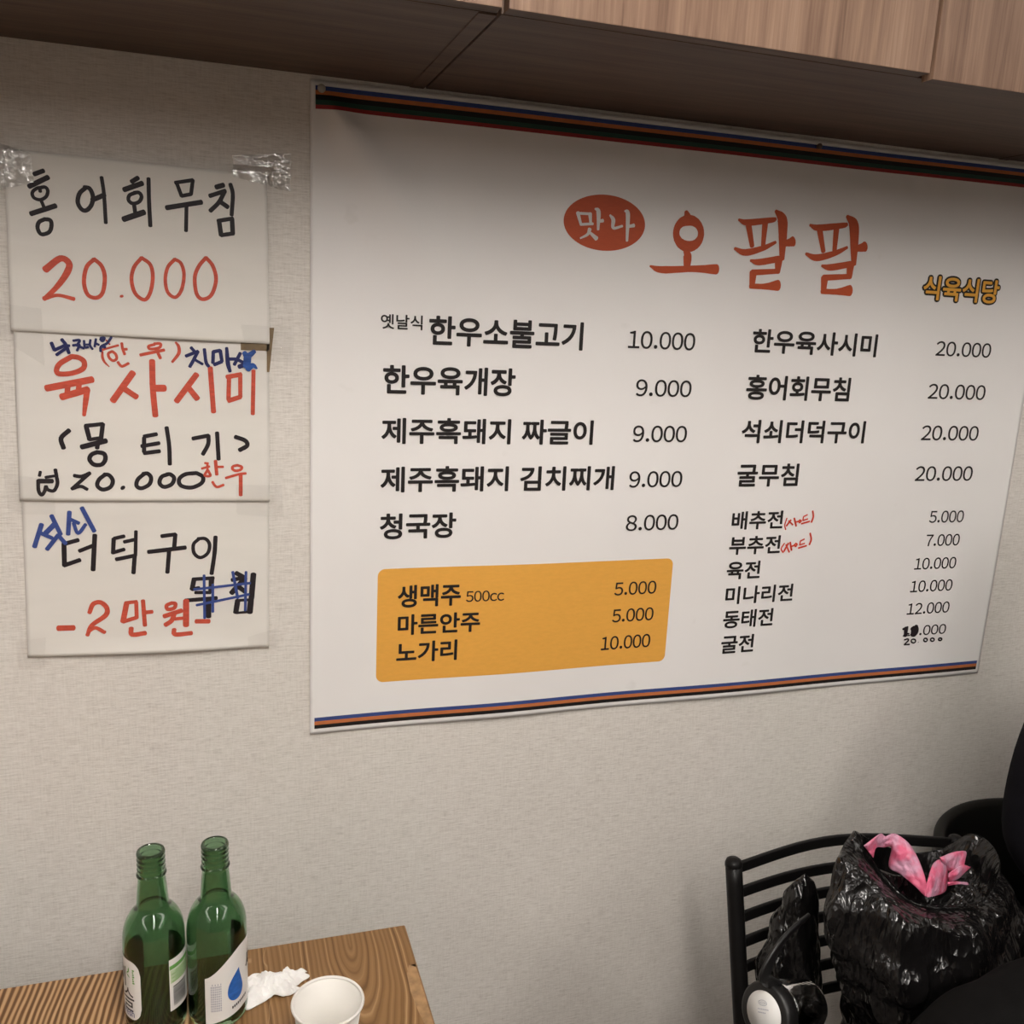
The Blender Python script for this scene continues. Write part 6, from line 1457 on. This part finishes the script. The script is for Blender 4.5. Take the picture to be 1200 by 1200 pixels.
# ---------------------------------------------------------------- seated person, mostly outside the frame
def skin_body(name, verts, edges, radii, mat, parent, root=0, sub=2):
    me = bpy.data.meshes.new(name)
    me.from_pydata(verts, edges, [])
    o = bpy.data.objects.new(name, me)
    COL.objects.link(o)
    if parent:
        o.parent = parent
        o.matrix_parent_inverse = Matrix.Translation(parent.location).inverted()
    md = o.modifiers.new('skin', 'SKIN')
    md.use_smooth_shade = True
    for i, r in enumerate(radii):
        sv = me.skin_vertices[0].data[i]
        sv.radius = (r, r) if isinstance(r, float) else r
        sv.use_root = (i == root)
    ss = o.modifiers.new('smooth', 'SUBSURF')
    ss.levels = sub
    ss.render_levels = sub
    me.materials.append(mat)
    return o

def person():
    X, Yb = 1.410, -0.300
    t = thing('person', 'seated person in black clothes at the right edge of the picture', 'person', (X, Yb, 0.455))
    # torso, sleeves and trousers: one continuous surface
    V = [(X, Yb, 0.560), (X, Yb - 0.005, 0.70), (X, Yb - 0.005, 0.85), (X, Yb - 0.005, 0.97), (X, Yb - 0.01, 1.045), (X, Yb - 0.015, 1.095),
         (X - 0.165, Yb - 0.01, 1.015), (X - 0.218, Yb - 0.020, 0.93), (X - 0.247, Yb - 0.030, 0.79), (X - 0.170, Yb - 0.160, 0.700), (X - 0.100, Yb - 0.270, 0.668),
         (X + 0.165, Yb - 0.01, 1.015), (X + 0.218, Yb - 0.020, 0.93), (X + 0.247, Yb - 0.030, 0.79), (X + 0.185, Yb - 0.160, 0.700), (X + 0.115, Yb - 0.270, 0.668),
         (X - 0.095, Yb - 0.09, 0.545), (X - 0.105, Yb - 0.28, 0.548), (X - 0.110, Yb - 0.455, 0.535), (X - 0.110, Yb - 0.475, 0.30), (X - 0.110, Yb - 0.455, 0.095),
         (X + 0.095, Yb - 0.09, 0.545), (X + 0.105, Yb - 0.28, 0.548), (X + 0.110, Yb - 0.455, 0.535), (X + 0.110, Yb - 0.475, 0.30), (X + 0.110, Yb - 0.455, 0.095)]
    E = [(0, 1), (1, 2), (2, 3), (3, 4), (4, 5), (3, 6), (6, 7), (7, 8), (8, 9), (9, 10), (3, 11), (11, 12), (12, 13), (13, 14), (14, 15),
         (0, 16), (16, 17), (17, 18), (18, 19), (19, 20), (0, 21), (21, 22), (22, 23), (23, 24), (24, 25)]
    Rr = [(0.15, 0.100), (0.145, 0.098), (0.155, 0.102), (0.150, 0.095), (0.075, 0.065), (0.056, 0.056),
          0.070, 0.060, 0.052, 0.044, 0.036, 0.070, 0.060, 0.052, 0.044, 0.036,
          0.085, 0.078, 0.062, 0.054, 0.046, 0.085, 0.078, 0.062, 0.054, 0.046]
    skin_body('body', V, E, Rr, M['cloth_navy'], t)
    # head with face
    hc = Vector((X, Yb - 0.045, 1.235))
    bm = bmesh.new()
    bmesh.ops.create_icosphere(bm, subdivisions=5, radius=1.0)
    for v in bm.verts:
        p = v.co.copy()
        x, y, z = p.x * 0.075, p.y * 0.094, p.z * 0.112
        if p.z < 0:
            x *= 1 + 0.22 * p.z
            y *= 1 + 0.10 * p.z
        d = 0.0
        if p.y < 0:
            d += 0.017 * math.exp(-(p.x / 0.13) ** 2 - ((p.z + 0.20) / 0.17) ** 2) + 0.008 * math.exp(-(p.x / 0.10) ** 2 - ((p.z - 0.02) / 0.20) ** 2)     # nose
            d -= 0.008 * (math.exp(-((abs(p.x) - 0.36) / 0.17) ** 2 - ((p.z - 0.04) / 0.12) ** 2))   # eye sockets
            d += 0.005 * math.exp(-(p.x / 0.34) ** 2 - ((p.z + 0.47) / 0.07) ** 2)     # lips
            d -= 0.004 * math.exp(-(p.x / 0.30) ** 2 - ((p.z + 0.53) / 0.03) ** 2)
            d += 0.008 * math.exp(-(p.x / 0.30) ** 2 - ((p.z + 0.80) / 0.15) ** 2)     # chin
        v.co = hc + Vector((x, y - d, z))
    obj_bm('head', bm, M['skin'], t, True)
    v_, f_ = sweep(catmull([hc + Vector((-0.022, -0.0815, -0.052)), hc + Vector((0, -0.0905, -0.0545)), hc + Vector((0.022, -0.0815, -0.052))], 6), 0.0042, 10)
    obj_mesh('mouth', v_, f_, M['lips'], t, True)
    skin_body('neck', [(X, Yb - 0.02, 1.07), (X, Yb - 0.03, 1.125), (X, Yb - 0.035, 1.175)], [(0, 1), (1, 2)], [0.052, 0.050, 0.054], M['skin'], t)
    bm = bmesh.new()
    bmesh.ops.create_icosphere(bm, subdivisions=4, radius=1.0)
    for v in bm.verts:
        p = v.co.copy()
        keep = p.z > 0.25 - 0.0 * p.y or p.y > -0.1
        k = 1.0 if keep else 0.86
        v.co = hc + Vector((p.x * 0.083 * k, p.y * 0.102 * k + 0.006, p.z * 0.121 * (1 if p.z > 0 else 0.75) * k + 0.004))
    obj_bm('hair', bm, M['hair'], t, True)
    for s in (-1, 1):
        bm = bmesh.new()
        bmesh.ops.create_icosphere(bm, subdivisions=3, radius=1.0)
        for v in bm.verts:
            p = v.co
            v.co = hc + Vector((s * 0.079 + p.x * 0.010, 0.006 + p.y * 0.018, -0.006 + p.z * 0.031))
        obj_bm('ear', bm, M['skin'], t, True)
        bm = bmesh.new()
        bmesh.ops.create_icosphere(bm, subdivisions=3, radius=1.0)
        for v in bm.verts:
            v.co = hc + Vector((s * 0.028 + v.co.x * 0.0125, -0.0775 + v.co.y * 0.006, 0.006 + v.co.z * 0.0048))
        obj_bm('eye', bm, M['label'], t, True)
        bm = bmesh.new()
        bmesh.ops.create_icosphere(bm, subdivisions=3, radius=1.0)
        for v in bm.verts:
            v.co = hc + Vector((s * 0.028 + v.co.x * 0.0050, -0.0815 + v.co.y * 0.003, 0.006 + v.co.z * 0.0046))
        obj_bm('iris', bm, M['hair'], t, True)
        v_, f_ = sweep(catmull([hc + Vector((s * 0.012, -0.089, 0.021)), hc + Vector((s * 0.028, -0.086, 0.026)), hc + Vector((s * 0.044, -0.074, 0.021))], 6), 0.0022, 8)
        obj_mesh('eyebrow', v_, f_, M['hair'], t, True)
        # hand resting on the thigh: palm and five separate bent fingers
        w = Vector((X + (-0.100 if s < 0 else 0.115), Yb - 0.285, 0.663))
        inn = -s
        Vh = [w + Vector((0, 0.02, 0.004)), w + Vector((0, -0.03, -0.006)), w + Vector((0, -0.075, -0.012))]
        Eh = [(0, 1), (1, 2)]
        Rh = [(0.024, 0.020), (0.034, 0.016), (0.036, 0.015)]
        skin_body('hand', Vh, Eh, Rh, M['skin'], t, 1, 2)
        for q, (dx, ln) in enumerate(((-0.027, 0.062), (-0.009, 0.072), (0.009, 0.068), (0.026, 0.054))):
            a = w + Vector((dx * -s * -1, -0.070, -0.010))
            b = w + Vector((dx * 1.1 * s * 1 if False else dx * 1.12, -0.070 - ln * 0.50, -0.006))
            c = w + Vector((dx * 1.14, -0.070 - ln * 0.82, -0.018))
            d = w + Vector((dx * 1.14, -0.070 - ln, -0.032))
            skin_body('finger', [Vector((dx, 0, 0)) + w + Vector((0, -0.062, -0.010)), b, c, d], [(0, 1), (1, 2), (2, 3)], [0.0092, 0.0088, 0.008, 0.0068], M['skin'], t, 0, 1)
        skin_body('thumb', [w + Vector((inn * 0.024, -0.020, -0.006)), w + Vector((inn * 0.043, -0.046, -0.010)), w + Vector((inn * 0.050, -0.075, -0.018))], [(0, 1), (1, 2)], [0.013, 0.0105, 0.0085], M['skin'], t, 0, 1)
        # shoe
        fx = X + s * 0.110
        skin_body('shoe', [(fx, Yb - 0.435, 0.045), (fx, Yb - 0.50, 0.043), (fx, Yb - 0.58, 0.034), (fx, Yb - 0.63, 0.030)], [(0, 1), (1, 2), (2, 3)], [(0.038, 0.040), (0.042, 0.038), (0.042, 0.030), (0.030, 0.026)], M['lid_black'], t)
person()
